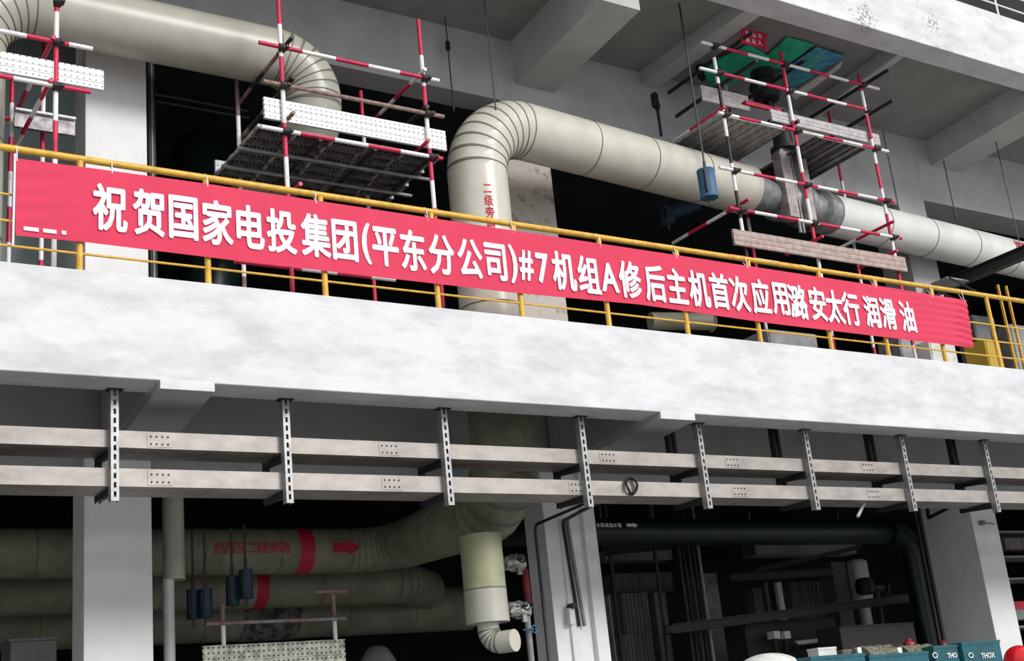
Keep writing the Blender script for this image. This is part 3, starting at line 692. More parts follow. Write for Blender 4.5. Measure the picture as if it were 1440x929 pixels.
L = [s.ledger((986, 57), (1236, 127), YF-.06, 1, .55), s.ledger((983, 90), (1222, 160), YF-.06, 1, .5), s.ledger((1010, 157), (1249, 214), YF-.06, 1, .45), s.ledger((1011, 233), (1258, 286), YF-.06, 1, .75), s.ledger((1025, 290), (1268, 337), YF-.06, 0, .55), s.ledger((1026, 358), (1134, 377), YF-.06, 0, .55)]
cl = [V((pp.x, YF-.03, l[0].z)) for pp in (P1b, P2, P3) for l in L[:5]]
s.clamps(cl)
s.transom(1057, 46, YF-.35, 2.3); s.transom(1064, 85, YF-.3, 2.2)
s.transom(1019, 150, YF-.12, 2.0, SM, 0, .9); s.transom(1053, 280, YF-.12, 2.0, SM, 0, .55)
s.transom(1248, 99, YF-.4, 2.4); s.transom(1256, 141, YF-.4, 2.4); s.transom(1257, 311, YF-.15, 1.6, SM, 0, .9)
s.transom(1123, 170, YF-.1, 2.0); s.transom(1157, 332, YF-.2, .9, ('tube_red', 'tube_red')); s.transom(1262, 352, YF-.2, .9, ('tube_red', 'tube_red'))
s.transom(1130, 86, YF-.1, 1.9)
# decks, seen from below, and boards on edge
z = L[2][0].z + .07
xa, xa2 = at(1013, 160, YF).x, at(1108, 184, YF).x
for i in range(4):
    w = (xa2-xa)/4
    mb = MB(); x0 = xa+i*w; x1 = x0+w-.02; y0, y1 = YF+.04, YF+1.95
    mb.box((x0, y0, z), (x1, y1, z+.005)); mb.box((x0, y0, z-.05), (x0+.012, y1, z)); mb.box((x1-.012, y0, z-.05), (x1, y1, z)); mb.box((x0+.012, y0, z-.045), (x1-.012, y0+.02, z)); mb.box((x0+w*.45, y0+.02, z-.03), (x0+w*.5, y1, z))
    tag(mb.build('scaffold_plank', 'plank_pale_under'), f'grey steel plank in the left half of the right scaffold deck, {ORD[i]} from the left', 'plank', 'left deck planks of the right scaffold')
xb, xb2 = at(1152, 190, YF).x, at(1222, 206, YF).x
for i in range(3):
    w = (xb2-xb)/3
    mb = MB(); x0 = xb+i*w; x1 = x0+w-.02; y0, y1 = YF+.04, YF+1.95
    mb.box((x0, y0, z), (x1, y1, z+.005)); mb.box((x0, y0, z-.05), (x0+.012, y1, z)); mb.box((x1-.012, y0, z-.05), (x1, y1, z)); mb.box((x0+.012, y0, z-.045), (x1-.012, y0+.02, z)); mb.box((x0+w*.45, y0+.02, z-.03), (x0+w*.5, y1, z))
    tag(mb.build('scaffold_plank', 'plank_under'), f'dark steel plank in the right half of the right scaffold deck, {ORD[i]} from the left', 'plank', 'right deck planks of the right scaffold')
board('scaffold_plank', (1083, 152), (1236, 190), YF+.05, .22, 'plank_grey', 'grey perforated toe board on the upper deck of the right scaffold')
board('scaffold_plank', (985, 118), (1052, 136), YF+.65, .30, 'plank_grey', 'pale perforated board on edge left of the valve actuator')
board('scaffold_plank', (1030, 319), (1273, 364), YF-.12, .27, 'plank_brown', 'brown perforated board on edge just above the banner at the right')
mb = MB(); a, b = level((1048, 141), (1098, 152), YF+.3); mb.box((a.x, YF+.31, a.z-.03), (b.x, YF+.42, a.z)); mb.box((a.x, YF+.29, a.z-.085), (b.x, YF+.31, a.z))
tag(mb.build('plank_cover', 'tube_red', bevel=.008), 'red cover strip lying on the upper deck of the right scaffold', 'cover')

# ------------------------------------------------------------------ spring hangers (blue cans) and rods
def can(px, y0, y1, w, Y, label, rod_top=None, m='can_blue', rodpx=None):
    a, b = at(px, y0, Y), at(px, y1, Y); dep = (a-EYE).dot(FW); r = w/2*dep/FOC; x = (a.x+b.x)/2
    t = thing('spring_hanger', (x, Y, b.z), label, 'spring hanger')
    mb = MB(); mb.lathe((x, Y, b.z), (0, 0, 1), [(0, r*.72), (0, r), (.02, r*1.02), (.03, r), (a.z-b.z-.02, r), (a.z-b.z-.01, r*1.03), (a.z-b.z, r*1.0)], 28); mb.build('can', m, t)
    mb = MB(); mb.box((x-r*.98, Y-r*.85, b.z+.06), (x-r*.80, Y-r*.55, a.z-.05)); mb.build('scale_slot', 'black_rubber', t)
    if rod_top is not None:
        mb = MB(); mb.tube((x, Y, a.z-.02), (x, Y, rod_top), .016, 8); mb.tube((x, Y, a.z), (x, Y, a.z+.16), .026, 8); mb.build('rod', 'rod_steel', t)
    mb = MB(); mb.tube((x, Y, b.z-.12), (x, Y, b.z+.02), .018, 8); mb.build('lower_rod', 'rod_steel', t)
    return t
can(995, 240, 278, 25, 14.12, 'blue spring hanger can hanging in front of the big pipe near the valve', UC)
can(938, 292, 314, 20, 16.0, 'dark blue spring hanger can hanging low behind the big pipe near the valve', at(938, 245, 16.0).z, 'can_navy')
mb = MB(); p, q = at(938, 300, 16.1), at(984, 284, 15.62); mb.tube(p, q, .13, 20); tag(mb.build('spring_support', 'can_navy'), 'dark blue cylinder lying askew under the big pipe behind the blue can', 'support')
zt = zr(4.9)
can(346, 801, 841, 19, 17.4, 'blue spring hanger can nearest the lettered pipe, rightmost of the lower four', zl+.2, 'can_navy')
can(327, 811, 851, 19, 17.6, 'dark blue spring hanger can just left of the rightmost lower one', zl+.2, 'can_navy')
can(289, 828, 868, 19, 17.7, 'dark blue spring hanger can below the first red character of the lettered pipe', zl+.2, 'can_navy')
can(272, 829, 870, 19, 17.85, 'dark blue spring hanger can nearest the riser pipe, leftmost of the lower four', zl+.2, 'can_navy')
def rod(px, y0, y1, Y, label, ztop=None, socket=True):
    a, b = at(px[0], y0, Y), at(px[1], y1, Y); x = (a.x+b.x)/2
    t = thing('hanger_rod', (x, Y, b.z), label, 'rod')
    mb = MB(); mb.tube((x, Y, b.z), (x, Y, ztop or a.z), .011, 8); mb.build('rod', 'rod_steel', t)
    if socket:
        mb = MB(); mb.lathe((x, Y, a.z-.1), (0, 0, 1), [(0, .02), (.02, .04), (.16, .04), (.18, .025)], 12); mb.build('socket', 'black_rubber', t)
    mb = MB(); mb.tube((x, Y, b.z+.05), (x, Y, b.z+.22), .022, 8); mb.build('turnbuckle', 'rod_steel', t)
rod((687, 705), -8, 296, 14.45, 'thin hanger rod in front of the pipe bend', UC)
rod((631, 637), 64, 158, 16.1, 'thin hanger rod with black socket left of the pipe bend', UC)
rod((1334, 1342), 246, 309, 16.0, 'short hanger rod over the pale right pipe', UC, False)
rod((1407, 1434), 206, 366, 14.9, 'long hanger rod at the right edge over the black bracket', UC, False)

# ------------------------------------------------------------------ ceiling opening: netting, tarpaulin, sign
def sheet(name, px, z, m, label, cat, sag=.06, n=14):
    c = [atZ(a, b, z) for a, b in px]; vs = []; fs = []
    for i in range(n+1):
        for j in range(n+1):
            u, v = i/n, j/n; p = c[0].lerp(c[1], u).lerp(c[3].lerp(c[2], u), v)
            vs.append(p - V((0, 0, sag*16*u*(1-u)*v*(1-v) + .015*math.sin(u*17+v*9)*math.sin(v*13))))
    for i in range(n):
        for j in range(n): fs.append((i*(n+1)+j, (i+1)*(n+1)+j, (i+1)*(n+1)+j+1, i*(n+1)+j+1))
    mb = MB(); mb.add(vs, fs, 0, True); o = mb.build(name, m); so_ = o.modifiers.new('thickness', 'SOLIDIFY'); so_.thickness = .008
    return tag(o, label, cat)
sheet('safety_net', [(975, 100), (1052, 62), (1100, 90), (1010, 126)], UC-.05, 'green_net', 'green safety netting sheet under the ceiling left of the red sign', 'net')
sheet('safety_net', [(1072, 84), (1106, 52), (1146, 62), (1096, 100)], UC-.04, 'green_net', 'green safety netting sheet under the ceiling right of the red sign', 'net')
sheet('tarpaulin', [(1092, 104), (1148, 66), (1190, 79), (1112, 126)], UC-.07, 'blue_tarp', 'blue and teal tarpaulin under the ceiling above the right scaffold', 'tarpaulin')
mb = MB(); c = [atZ(a, b, UC-.02) for a, b in ((1112, 130), (1150, 104), (1166, 97), (1186, 80), (1180, 92), (1150, 115), (1118, 137))]
mb.prism(c, (0, 0, -.06)); tag(mb.build('slab_lip', 'sack_white'), 'broken pale concrete edge along the ceiling opening', 'concrete')
YS = 14.05
t = thing('warning_sign', at(1060, 68, YS), 'small red warning board with pale characters on top of the right scaffold', 'sign')
a, b, c, d = at(1043, 39, YS), at(1079, 47, YS), at(1077, 68, YS), at(1043, 60, YS)
mb = MB(); mb.prism([a, b, c, d], (0, .02, 0)); mb.build('board', 'sign_red', t)
mb = MB(); i1, i2, i3, i4 = at(1047, 51, YS), at(1076, 57.5, YS), at(1075, 64, YS), at(1047, 58, YS); 
for i, (ch, px, py) in enumerate((('当', 1051, 46.5), ('心', 1060, 48.8), ('吊', 1069, 51), ('禁', 1051, 55.5), ('止', 1060, 57.8), ('入', 1069, 60))):
    vs, fs = text_shape(ch, .10, 0, .002, heavy=.003); cc = at(px, py, YS-.004); mb = MB(); mb.add([cc+V((v.x, -v.z, v.y - .12*v.x)) for v in vs], fs); mb.build('character', 'sign_white', t)
mb = MB(); pp = at(1072, 46, YS-.05); stripe(mb, pp, (pp.x+.03, YS-.05, pp.z-.36), 0, .6, .022); mb.build('post', SM, t)

# ------------------------------------------------------------------ small things on the upper floor
mb = MB(); p = at(660, 437, 14.4); mb.box((p.x, 14.35, SLAB), (p.x+.17, 14.43, SLAB+.45)); mb.box((p.x-.05, 14.3, SLAB+.40), (p.x+.2, 14.5, SLAB+.45))
tag(mb.build('support_bracket', 'rusty_tube', bevel=.006), 'rusty brown steel bracket at the foot of the rising pipe', 'bracket')
mb = MB(); c = at(398, 404, 14.0)
vs = []; n = 26
for i in range(n+1):
    for j in range(9):
        u, v = i/n-.5, j/8; h = max(0, 1-abs(u)*2.1)**1.2; vs.append(V((c.x+u*.55, 13.9+v*.4, SLAB+.01+(.20*h)*(1-abs(v-.5)*1.6)*(1+.25*math.sin(i*1.9+j*.7)))))
mb.add(vs, [(i*9+j, (i+1)*9+j, (i+1)*9+j+1, i*9+j+1) for i in range(n) for j in range(8)], 0, True)
o = mb.build('tarpaulin', 'red_cloth'); tag(o, 'small dark cloth heap on the floor edge below the left half of the banner', 'cloth'); o.modifiers.new('t', 'SOLIDIFY').thickness = .01
mb = MB(); a, b = at(1192, 492, 14.2), at(1290, 500, 14.2); vs = []
for i in range(31):
    for j in range(9):
        u, v = i/30, j/8; vs.append(V((a.x+(b.x-a.x)*u, 14.0+v*.5, SLAB+.01+.30*(math.sin(u*math.pi)**.5)*(1-abs(v-.5)*1.5)*(1+.22*math.sin(i*1.1)*math.cos(j)+.15*math.sin(i*2.7)))))
mb.add(vs, [(i*9+j, (i+1)*9+j, (i+1)*9+j+1, i*9+j+1) for i in range(30) for j in range(8)], 0, True)
o = mb.build('tarpaulin', 'red_cloth'); tag(o, 'long dark red cloth heap on the floor edge below the right half of the banner', 'cloth'); o.modifiers.new('t', 'SOLIDIFY').thickness = .01
def cabinet(name, p0, p1, Y, dp, m, label, cat, door=None):
    a, b = at(*p0, Y), at(*p1, Y); x0, x1 = sorted((a.x, b.x)); zt_ = a.z
    t = thing(name, ((x0+x1)/2, Y+dp/2, SLAB), label, cat)
    mb = MB(); mb.box((x0, Y, SLAB), (x1, Y+dp, zt_)); mb.build('body', m, t, bevel=.01)
    mb = MB(); mb.box((x0+.03, Y-.015, SLAB+.06), (x1-.03, Y, zt_-.04)); dd = mb.build('door', door or m, t)
    mb = MB(); mb.box((x1-.09, Y-.035, (SLAB+zt_)/2-.06), (x1-.07, Y-.015, (SLAB+zt_)/2+.06)); mb.build('handle', 'dark_steel', dd)
cabinet('control_box', (1305, 478), (1347, 506), 14.3, .35, 'sack_white', 'white box on the floor edge below the right end of the banner', 'box')
cabinet('control_cabinet', (1383, 476), (1412, 512), 15.4, .5, 'cabinet_yellow', 'yellow cabinet beyond the right end of the banner', 'cabinet')
cabinet('control_cabinet', (1418, 455), (1500, 516), 16.7, .5, 'grey_steel', 'grey steel cabinet at the right edge behind the yellow railing', 'cabinet', 'panel_grey')
cabinet('control_cabinet', (1366, 442), (1405, 480), 17.5, .5, 'panel_grey', 'grey cabinet behind the yellow one beyond the banner', 'cabinet')
cabinet('machine_cover', (1078, 462), (1150, 486), 15.3, .6, 'panel_grey', 'low grey machine cover on the floor under the right half of the banner', 'cover')
cabinet('machine_cover', (1262, 470), (1304, 502), 15.0, .5, 'grey_steel', 'low grey machine cover left of the white box under the banner', 'cover')
# small capped pipe under the banner
mb = MB(); p = at(1004, 452, 15.6); mb.lathe((p.x, 15.6, p.z), (-1, .25, 0), [(0, .12), (.03, .17), (.05, .19), (.06, .15), (1.2, .15)], 24)
tag(mb.build('pipe_stub', 'pipe_drab'), 'short capped pipe stub low behind the railing under the banner', 'pipe')
# yellow ladder at the right
t = thing('steel_ladder', at(1408, 500, 16.2), 'narrow yellow ladder behind the railing at the right edge', 'ladder')
p = at(1402, 400, 16.0); 
for dx in (0, .28): mb = MB(); mb.box((p.x+dx, 15.98, SLAB), (p.x+dx+.04, 16.03, p.z)); mb.build('rail', 'rail_yellow', t)
for i in range(5): mb = MB(); z = SLAB+.25+i*.28; mb.tube((p.x+.04, 16.0, z), (p.x+.28, 16.0, z), .012, 8); mb.build('rung', 'rail_yellow', t)
# black bracket beam under the right pipe
t = thing('bracket_beam', at(1396, 388, 15), 'black steel bracket beam under the right pipe at the picture edge', 'beam')
a = at(1440, 358, 14.0); x, z = a.x-.1, a.z-.12
mb = MB(); mb.box((x-.09, 13.6, z), (x+.09, 16.3, z+.02)); mb.box((x-.09, 13.6, z+.22), (x+.09, 16.3, z+.24)); mb.box((x-.01, 13.6, z+.02), (x+.01, 16.3, z+.22)); mb.build('beam', 'dark_steel', t)
mb = MB(); mb.box((x-.75, 15.2, z-.02), (x-.09, 15.6, z+.01)); mb.build('gusset', 'panel_grey', t)
for yy in (15.15, 15.65): mb = MB(); mb.tube((x-.75, yy, z-.03), (x, yy, z-.25), .022, 8); mb.build('strut', 'dark_steel', t)
# dim pipework deep in the upper hall (left bay)
for i, (px, py, Y, r, lab) in enumerate(((285, 205, 19.5, .55, 'dim round vessel in the dark hall left of the middle scaffold'),)):
    p = at(px, py, Y); mb = MB(); mb.lathe((p.x, Y, SLAB), (0, 0, 1), [(0, r), (p.z-SLAB-.2, r), (p.z-SLAB, r*.9), (p.z-SLAB+.15, r*.6), (p.z-SLAB+.2, .1)], 24)
    tag(mb.build('vessel', 'dark_green_pipe'), lab, 'vessel')
t = thing('pipe_bundle', at(215, 200, 16.95), 'dark conduits running up beside the white upper column', 'conduit')
for i in range(3):
    p = at(212+i*4, 200, 16.55); mb = MB(); mb.tube((p.x, 16.6+i*.03, SLAB), (p.x, 16.6+i*.03, zr(10.4)), .028, 10); mb.build('conduit', 'dark_steel' if i != 1 else 'grey_steel', t)
for i, (y0, y1) in enumerate(((131, 158), (140, 168))):
    a, b = level((220, y0), (350, y1), 20.0); mb = MB(); mb.tube((XL, 20.0, a.z), b, .02, 8); tag(mb.build('cable', 'grey_steel'), ('upper' if not i else 'lower') + ' of two thin level cable pipes across the dark hall left of the middle scaffold', 'cable', 'thin cable pipes in the left dark bay')

# ------------------------------------------------------------------ lower bay
# conduits down the middle column
def conduit(pxs, Y, label, r=.024, m='rod_steel'):
    pts = [at(a, b, y) for a, b, y in pxs]; p, f = fillet(pts, [0]+[.10]*(len(pts)-2)+[0], 6); mb = MB(); mb.sweep(p, r, 10)
    return tag(mb.build('conduit', m), label, 'conduit')
c0 = at(752, 752, 16.25)
conduit([(838, 701, 14.2), (752, 738, 16.24), (772, 929, 16.24)], 0, 'bent steel conduit at the left edge of the middle lower column')
conduit([(845, 703, 14.2), (797, 730, 16.22), (822, 880, 16.22)], 0, 'bent steel conduit down the front of the middle lower column', .03, 'grey_steel')
conduit([(842, 705, 14.3), (791, 732, 16.22), (815, 880, 16.22)], 0, 'dark conduit just left of the one down the middle lower column', .024, 'black_rubber')
t = thing('junction_box', at(803, 868, 16.2), 'small box with black knob beside the conduit on the middle lower column', 'box')
p = at(803, 866, 16.2); mb = MB(); mb.box((p.x-.05, 16.16, p.z-.12), (p.x+.05, 16.25, p.z+.12)); mb.build('box', 'column_paint', t, bevel=.006)
mb = MB(); p = at(803, 852, 16.2); mb.tube((p.x, 16.25, p.z), (p.x, 16.1, p.z), .045, 12); mb.build('knob', 'black_rubber', t)
# foil wrapped valves with pipework
t = thing('foil_wrapped_valves', at(735, 929, 15.7), 'two foil-wrapped valves on a thin pipe between the drain leg and the column', 'valve')
for i, (px, py, w) in enumerate(((722, 791, .36), (729, 857, .38))):
    p = at(px, py, 15.7); mb = MB(); mb.lathe((p.x-w/2, 15.7, p.z), (1, 0, 0), [(0, .07), (.03, .11), (w*.3, .10), (w*.5, .14), (w*.7, .10), (w-.03, .12), (w, .07)], 20)
    o = mb.build('wrapped_valve', 'foil', t)
    dm = o.modifiers.new('sub', 'SUBSURF'); dm.levels = dm.render_levels = 2
    tx = bpy.data.textures.new('crumple', 'CLOUDS'); tx.noise_scale = .06; dp_ = o.modifiers.new('crumple', 'DISPLACE'); dp_.texture = tx; dp_.strength = .07; dp_.texture_coords = 'LOCAL'
    mb = MB(); mb.tube((p.x, 15.62, p.z+.03), (p.x, 15.46, p.z+.03), .02, 8); pts = [V((p.x+.06*math.cos(k*math.pi/8), 15.47, p.z+.03+.06*math.sin(k*math.pi/8))) for k in range(17)]; mb.sweep(pts, .011, 8); mb.build('handwheel', 'dark_green_pipe', t)
    mb = MB(); mb.box((p.x-.03, 15.55, p.z-.19), (p.x+.04, 15.6, p.z-.08)); mb.build('tag_plate', 'grey_steel', t)
a, b = at(738, 800, 15.7), at(742, 848, 15.7); mb = MB(); mb.tube((a.x, 15.7, b.z), (a.x, 15.7, a.z), .05, 14); mb.build('red_pipe', 'red_cloth', t)
b = at(744, 870, 15.7); mb = MB(); mb.tube((b.x-.03, 15.7, 0), (b.x-.03, 15.7, b.z+.05), .045, 14); mb.build('foot_pipe', 'panel_grey', t)
p = at(752, 884, 15.55); mb = MB(); pts = [V((p.x+.05*math.cos(k*math.pi/8), 15.55, p.z+.05*math.sin(k*math.pi/8))) for k in range(17)]; mb.sweep(pts, .011, 8); mb.tube((p.x-.15, 15.62, p.z), (p.x, 15.57, p.z), .014, 8); mb.build('small_handwheel', 'can_blue', t)
# scaffold with bright plank in the lower bay
YS2 = 16.9
s = Scaf(at(400, 929, YS2), 'dim red and white tube scaffold in the lower bay under the lettered pipe'); s.t.location.z = 0
s.pole(313, 850, YS2, 0, .25, 0, mats=('rusty_tube', 'tube_white')); s.pole(468, 830, YS2, 0, .42, 0, mats=('rusty_tube', 'tube_white'))
for a, b in (((290, 878), (486, 868)), ((440, 832), (488, 831))):
    p, q = level(a, b, YS2-.06); mb = MB(); stripe(mb, p, q, 0, .6, .026); mb.build('ledger', ['rusty_tube', 'grey_steel'], s.t)
p, q = level((284, 909), (484, 903), YS2-.1)
mb = MB(); h = .46; mb.box((p.x, YS2-.12, p.z-h), (q.x, YS2-.115, p.z+.02)); 
for zz in (.02, -h*.36, -h*.7): mb.box((p.x, YS2-.135, p.z+zz-.012), (q.x, YS2-.12, p.z+zz+.004))
mb.box((p.x, YS2-.115, p.z+.015), (q.x, YS2-.08, p.z+.02))
tag(mb.build('scaffold_plank', 'plank_dim'), 'perforated toe board on the lower scaffold at the bottom edge', 'plank')
mb = MB(); p = at(530, 908, 19.0); mb.lathe((p.x, 19, 0), (0, 0, 1), [(0, .3), (p.z-.25, .3), (p.z-.05, .18), (p.z, .1)], 20); tag(mb.build('hopper', 'panel_grey'), 'dim grey machine top at the bottom edge below the deep pipes', 'machine')
mb = MB(); p = at(15, 902, 19.0); q = at(80, 902, 19.0); mb.box((p.x, 19, 0), (q.x, 19.6, p.z)); mb.box((p.x-.04, 18.96, p.z), (q.x+.04, 19.64, p.z+.04)); tag(mb.build('plinth', 'panel_grey', bevel=.01), 'dim concrete plinth in the bottom left corner under the deep pipes', 'plinth')
# dark green pipe with bend at the right
YG = 17.7; zg = at(1000, 748, YG).z; xg = at(1288, 800, YG).x
t = thing('water_pipe', (xg, YG, 0), 'large dark green pipe crossing the right lower bay and bending down by the right column', 'pipe')
pts, fl = fillet([(10.5, YG, zg), (xg, YG, zg), (xg, YG, 0)], .55, 14); mb = MB(); mb.sweep(pts, .24, 28); mb.build('pipe_run', 'dark_green_pipe', t)
for x in (12.5, xg-.7): mb = MB(); mb.sweep([(x, YG, zg), (x+.06, YG, zg)], .31, 28); mb.build('flange', 'dark_green_pipe', t)
for i, ch in enumerate('水泵高温水管'):
    vs, fs = text_shape(ch, .085, 0, .002, heavy=.0015); mb = MB(); on_cyl(mb, vs, fs, (at(842+i*6.0, 740, YG-.24).x, YG, zg), (1, 0, 0), V((0, -1, .35)), .243); mb.build('character', 'paper', t)
L = at(898, 740, YG-.24).x - at(882, 740, YG-.24).x; xm = at(890, 740, YG-.24).x
ar = [(-L/2, -.03), (.1*L, -.03), (.1*L, -.055), (L/2, 0), (.1*L, .055), (.1*L, .03), (-L/2, .03)]
mb = MB(); on_cyl(mb, [V((x, y, .003)) for x, y in ar], [list(range(7))], (xm, YG, zg), (1, 0, 0), V((0, -1, .35)), .243); mb.build('arrow', 'paper', t)
# steel framing and plant in the dark right bay
def pbar(a, b, Y, w, m, name, label, cat, group=None, Y2=None):
    mb = MB(); p, q = at(*a, Y), at(*b, Y2 or Y); h = w; d = (q-p); up = V((0, 0, 1))
    mb.obox(p, q, h*.8, .02, 0); mb.obox(p-up*h*.5, q-up*h*.5, h*.8, .02, 0); mb.obox(p-up*h*.25, q-up*h*.25, .02, h*.5, 0)
    return tag(mb.build(name, m), label, cat, group)
pbar((940, 879), (1300, 832), 18.6, .30, 'dark_steel', 'steel_beam', 'black steel beam sloping across the right lower bay', 'beam')
pbar((850, 772), (1010, 757), 21.5, .22, 'dark_steel', 'steel_beam', 'black steel beam high in the dark bay right of the middle column', 'beam')
pbar((1060, 800), (1210, 766), 20.5, .16, 'dark_steel', 'steel_beam', 'thin black steel beam rising towards the green pipe bend', 'beam')
pbar((1025, 808), (1170, 800), 20.0, .26, 'dark_steel', 'steel_beam', 'black steel beam over the pale striped panels', 'beam')
def dbox(p0, p1, Y, dp, m, name, label, cat, group=None, ribs=0, z0=None):
    a, b = at(*p0, Y), at(*p1, Y); x0, x1 = sorted((a.x, b.x)); z1 = a.z; zb_ = b.z if z0 is None else z0
    mb = MB(); mb.box((x0, Y, zb_), (x1, Y+dp, z1))
    for i in range(ribs):
        x = x0+(x1-x0)*(i+.5)/ribs; mb.box((x-.02, Y-.025, zb_+.02), (x+.02, Y, z1-.02))
    mb.box((x0, Y-.02, z1-.03), (x1, Y, z1)); mb.box((x0, Y-.02, zb_), (x1, Y, zb_+.03))
    if name == 'air_duct':
        for x in (x0+.2, x1-.2): mb.box((x-.02, Y+dp/2-.02, z1), (x+.02, Y+dp/2+.02, zr(4.97)))
    return tag(mb.build(name, m, bevel=.008), label, cat, group)
dbox((872, 834), (917, 888), 21.0, .4, 'panel_brown', 'ribbed_panel', 'ribbed brown panel right of the middle lower column', 'panel', None, 7, z0=0)
dbox((919, 832), (942, 884), 21.1, .4, 'panel_brown', 'equipment_panel', 'smooth brown panel beside the ribbed one', 'panel', z0=0)
dbox((874, 892), (922, 940), 20.6, .4, 'panel_brown', 'ribbed_panel', 'lower ribbed brown panel at the bottom edge right of the middle column', 'panel', None, 8, 0)
dbox((855, 836), (868, 925), 20.0, .3, 'panel_grey', 'equipment_panel', 'narrow pale panel touching the middle lower column', 'panel', None, 0, 0)
dbox((850, 774), (946, 786), 22.5, .5, 'panel_grey', 'air_duct', 'dim grey duct right of the middle column, upper of the two', 'duct')
dbox((862, 806), (948, 830), 23.0, .5, 'panel_brown', 'air_duct', 'dim duct right of the middle column, lower of the two', 'duct')
dbox((988, 806), (1026, 935), 20.8, .6, 'panel_grey', 'concrete_pier', 'dim grey pier behind the bundle of dark tubes', 'pier', None, 0, 0)
dbox((1060, 758), (1205, 778), 24.0, .5, 'panel_grey', 'air_duct', 'dim grey duct high behind the green pipe', 'duct')
for i, (a, b) in enumerate(((1078, 1086), (1092, 1106))): dbox((a, 818), (b, 864), 20.6, .1, 'sack_white' if i else 'panel_grey', 'pale_strip', ('narrow' if not i else 'wider') + ' pale vertical strip left of the brown corrugated panel', 'panel', z0=0)
dbox((1110, 818), (1172, 852), 21.2, .3, 'panel_brown', 'ribbed_panel', 'brown corrugated panel deep in the right lower bay', 'panel', None, 10, z0=0)
dbox((1058, 826), (1078, 870), 21.6, .3, 'panel_brown', 'equipment_panel', 'dark panel left of the pale vertical strips', 'panel', z0=0)
dbox((1168, 790), (1198, 848), 20.2, .4, 'panel_slate', 'equipment_panel', 'dark slate panel left of the pale rounded one', 'panel', z0=0)
a, b = at(1200, 785, 20.0), at(1231, 843, 20.0); mb = MB(); mb.box((a.x, 20, b.z), (b.x, 20.3, a.z)); mb.box((a.x+.1, 20.05, 0), (b.x-.1, 20.25, b.z)); o = mb.build('equipment_panel', 'panel_light', bevel=.08); tag(o, 'pale grey panel with rounded corners beside the green pipe bend', 'panel')
p = at(1222, 825, 19.4); mb = MB(); mb.lathe((p.x, 19.5, p.z-.15), (0, 0, 1), [(0, .12), (.05, .2), (.2, .22), (.34, .18), (.36, .1)], 20); mb.lathe((p.x, 19.5, p.z), (1, 0, 0), [(0, .12), (.5, .12), (.52, .18), (.58, .18)], 20); mb.tube((p.x+.3, 19.5, 0), (p.x+.3, 19.5, p.z), .07, 12)
tag(mb.build('pump_motor', 'black_rubber'), 'black pump motor in front of the pale rounded panel', 'motor')
t = thing('tube_bundle', at(975, 850, 19.2), 'bundle of dark vertical tubes right of the middle lower column', 'tubes')
for i in range(5):
    p = at(962+i*7, 830, 19.2+.1*(i % 2)); mb = MB(); mb.tube((p.x, 19.2+.1*(i % 2), 0), (p.x, 19.2+.1*(i % 2), zr(4.9)), .035+.01*(i % 2), 10); mb.build('tube', 'grey_steel' if i == 4 else 'dark_steel', t)
for i, px in enumerate((866, 930)):
    p = at(px, 850, 18.8); mb = MB(); mb.tube((p.x, 18.8, 0), (p.x, 18.8, zg+.2), .03, 10); tag(mb.build('conduit', 'black_rubber'), ('black vertical conduit nearest the middle lower column' if not i else 'black vertical conduit in front of the brown panels'), 'conduit')
for i, px in enumerate((1300, 1306)):
    p = at(px, 790, 17.0); mb = MB(); mb.tube((p.x, 17.0, 0), (p.x, 17.0, zr(3.7)), .04, 10); tag(mb.build('conduit', 'black_rubber'), ('left' if not i else 'right') + ' one of two black vertical conduits along the right lower column', 'conduit', 'black conduits by the right lower column')
conduit([(1360, 700, 14.1), (1306, 728, 16.9), (1302, 700, 17.2)], 0, 'black cable swinging from the tray to the right lower column', .035, 'black_rubber')
mb = MB(); p = at(1382, 735, 16.25); mb.tube((p.x-.02, 16.3, p.z), (p.x-.02, 16.2, p.z), .05, 12); mb.tube((p.x-.02, 16.22, p.z), (p.x+.25, 16.18, p.z-.03), .015, 8); tag(mb.build('wall_hook', 'grey_steel'), 'small steel hook fitting on the right lower column', 'hook')
# shelf rack beyond the right column
YK = 18.0; xk = at(1400, 830, YK).x
t = thing('storage_rack', (xk+1, YK, 0), 'dark storage rack beyond the right lower column at the picture edge', 'rack')
for y in (746, 781, 812, 880): z = at(1425, y, YK).z; mb = MB(); mb.box((xk, YK, z-.04), (xk+3, YK+.7, z)); mb.build('shelf', 'panel_grey', t)
for x in (xk, xk+2.95): mb = MB(); mb.box((x, YK+.02, 0), (x+.06, YK+.1, zr(3.3))); mb.build('upright', 'dark_steel', t)
for i, (y0, y1, m, lab) in enumerate(((846, 857, 'red_paint', 'red box on the rack beyond the right column'), (858, 870, 'dull_teal', 'dull teal box on the rack below the red one'), (756, 772, 'panel_brown', 'brown box on the top shelf of the rack'))):
    a, b = at(1412, y0, YK), at(1450, y1, YK); mb = MB(); mb.box((a.x, YK+.0, b.z), (b.x+.6, YK+.4, a.z)); mb.box((a.x-.01, YK-.01, a.z-.03), (b.x+.61, YK+.41, a.z)); tag(mb.build('storage_box', m, bevel=.006), lab, 'box')
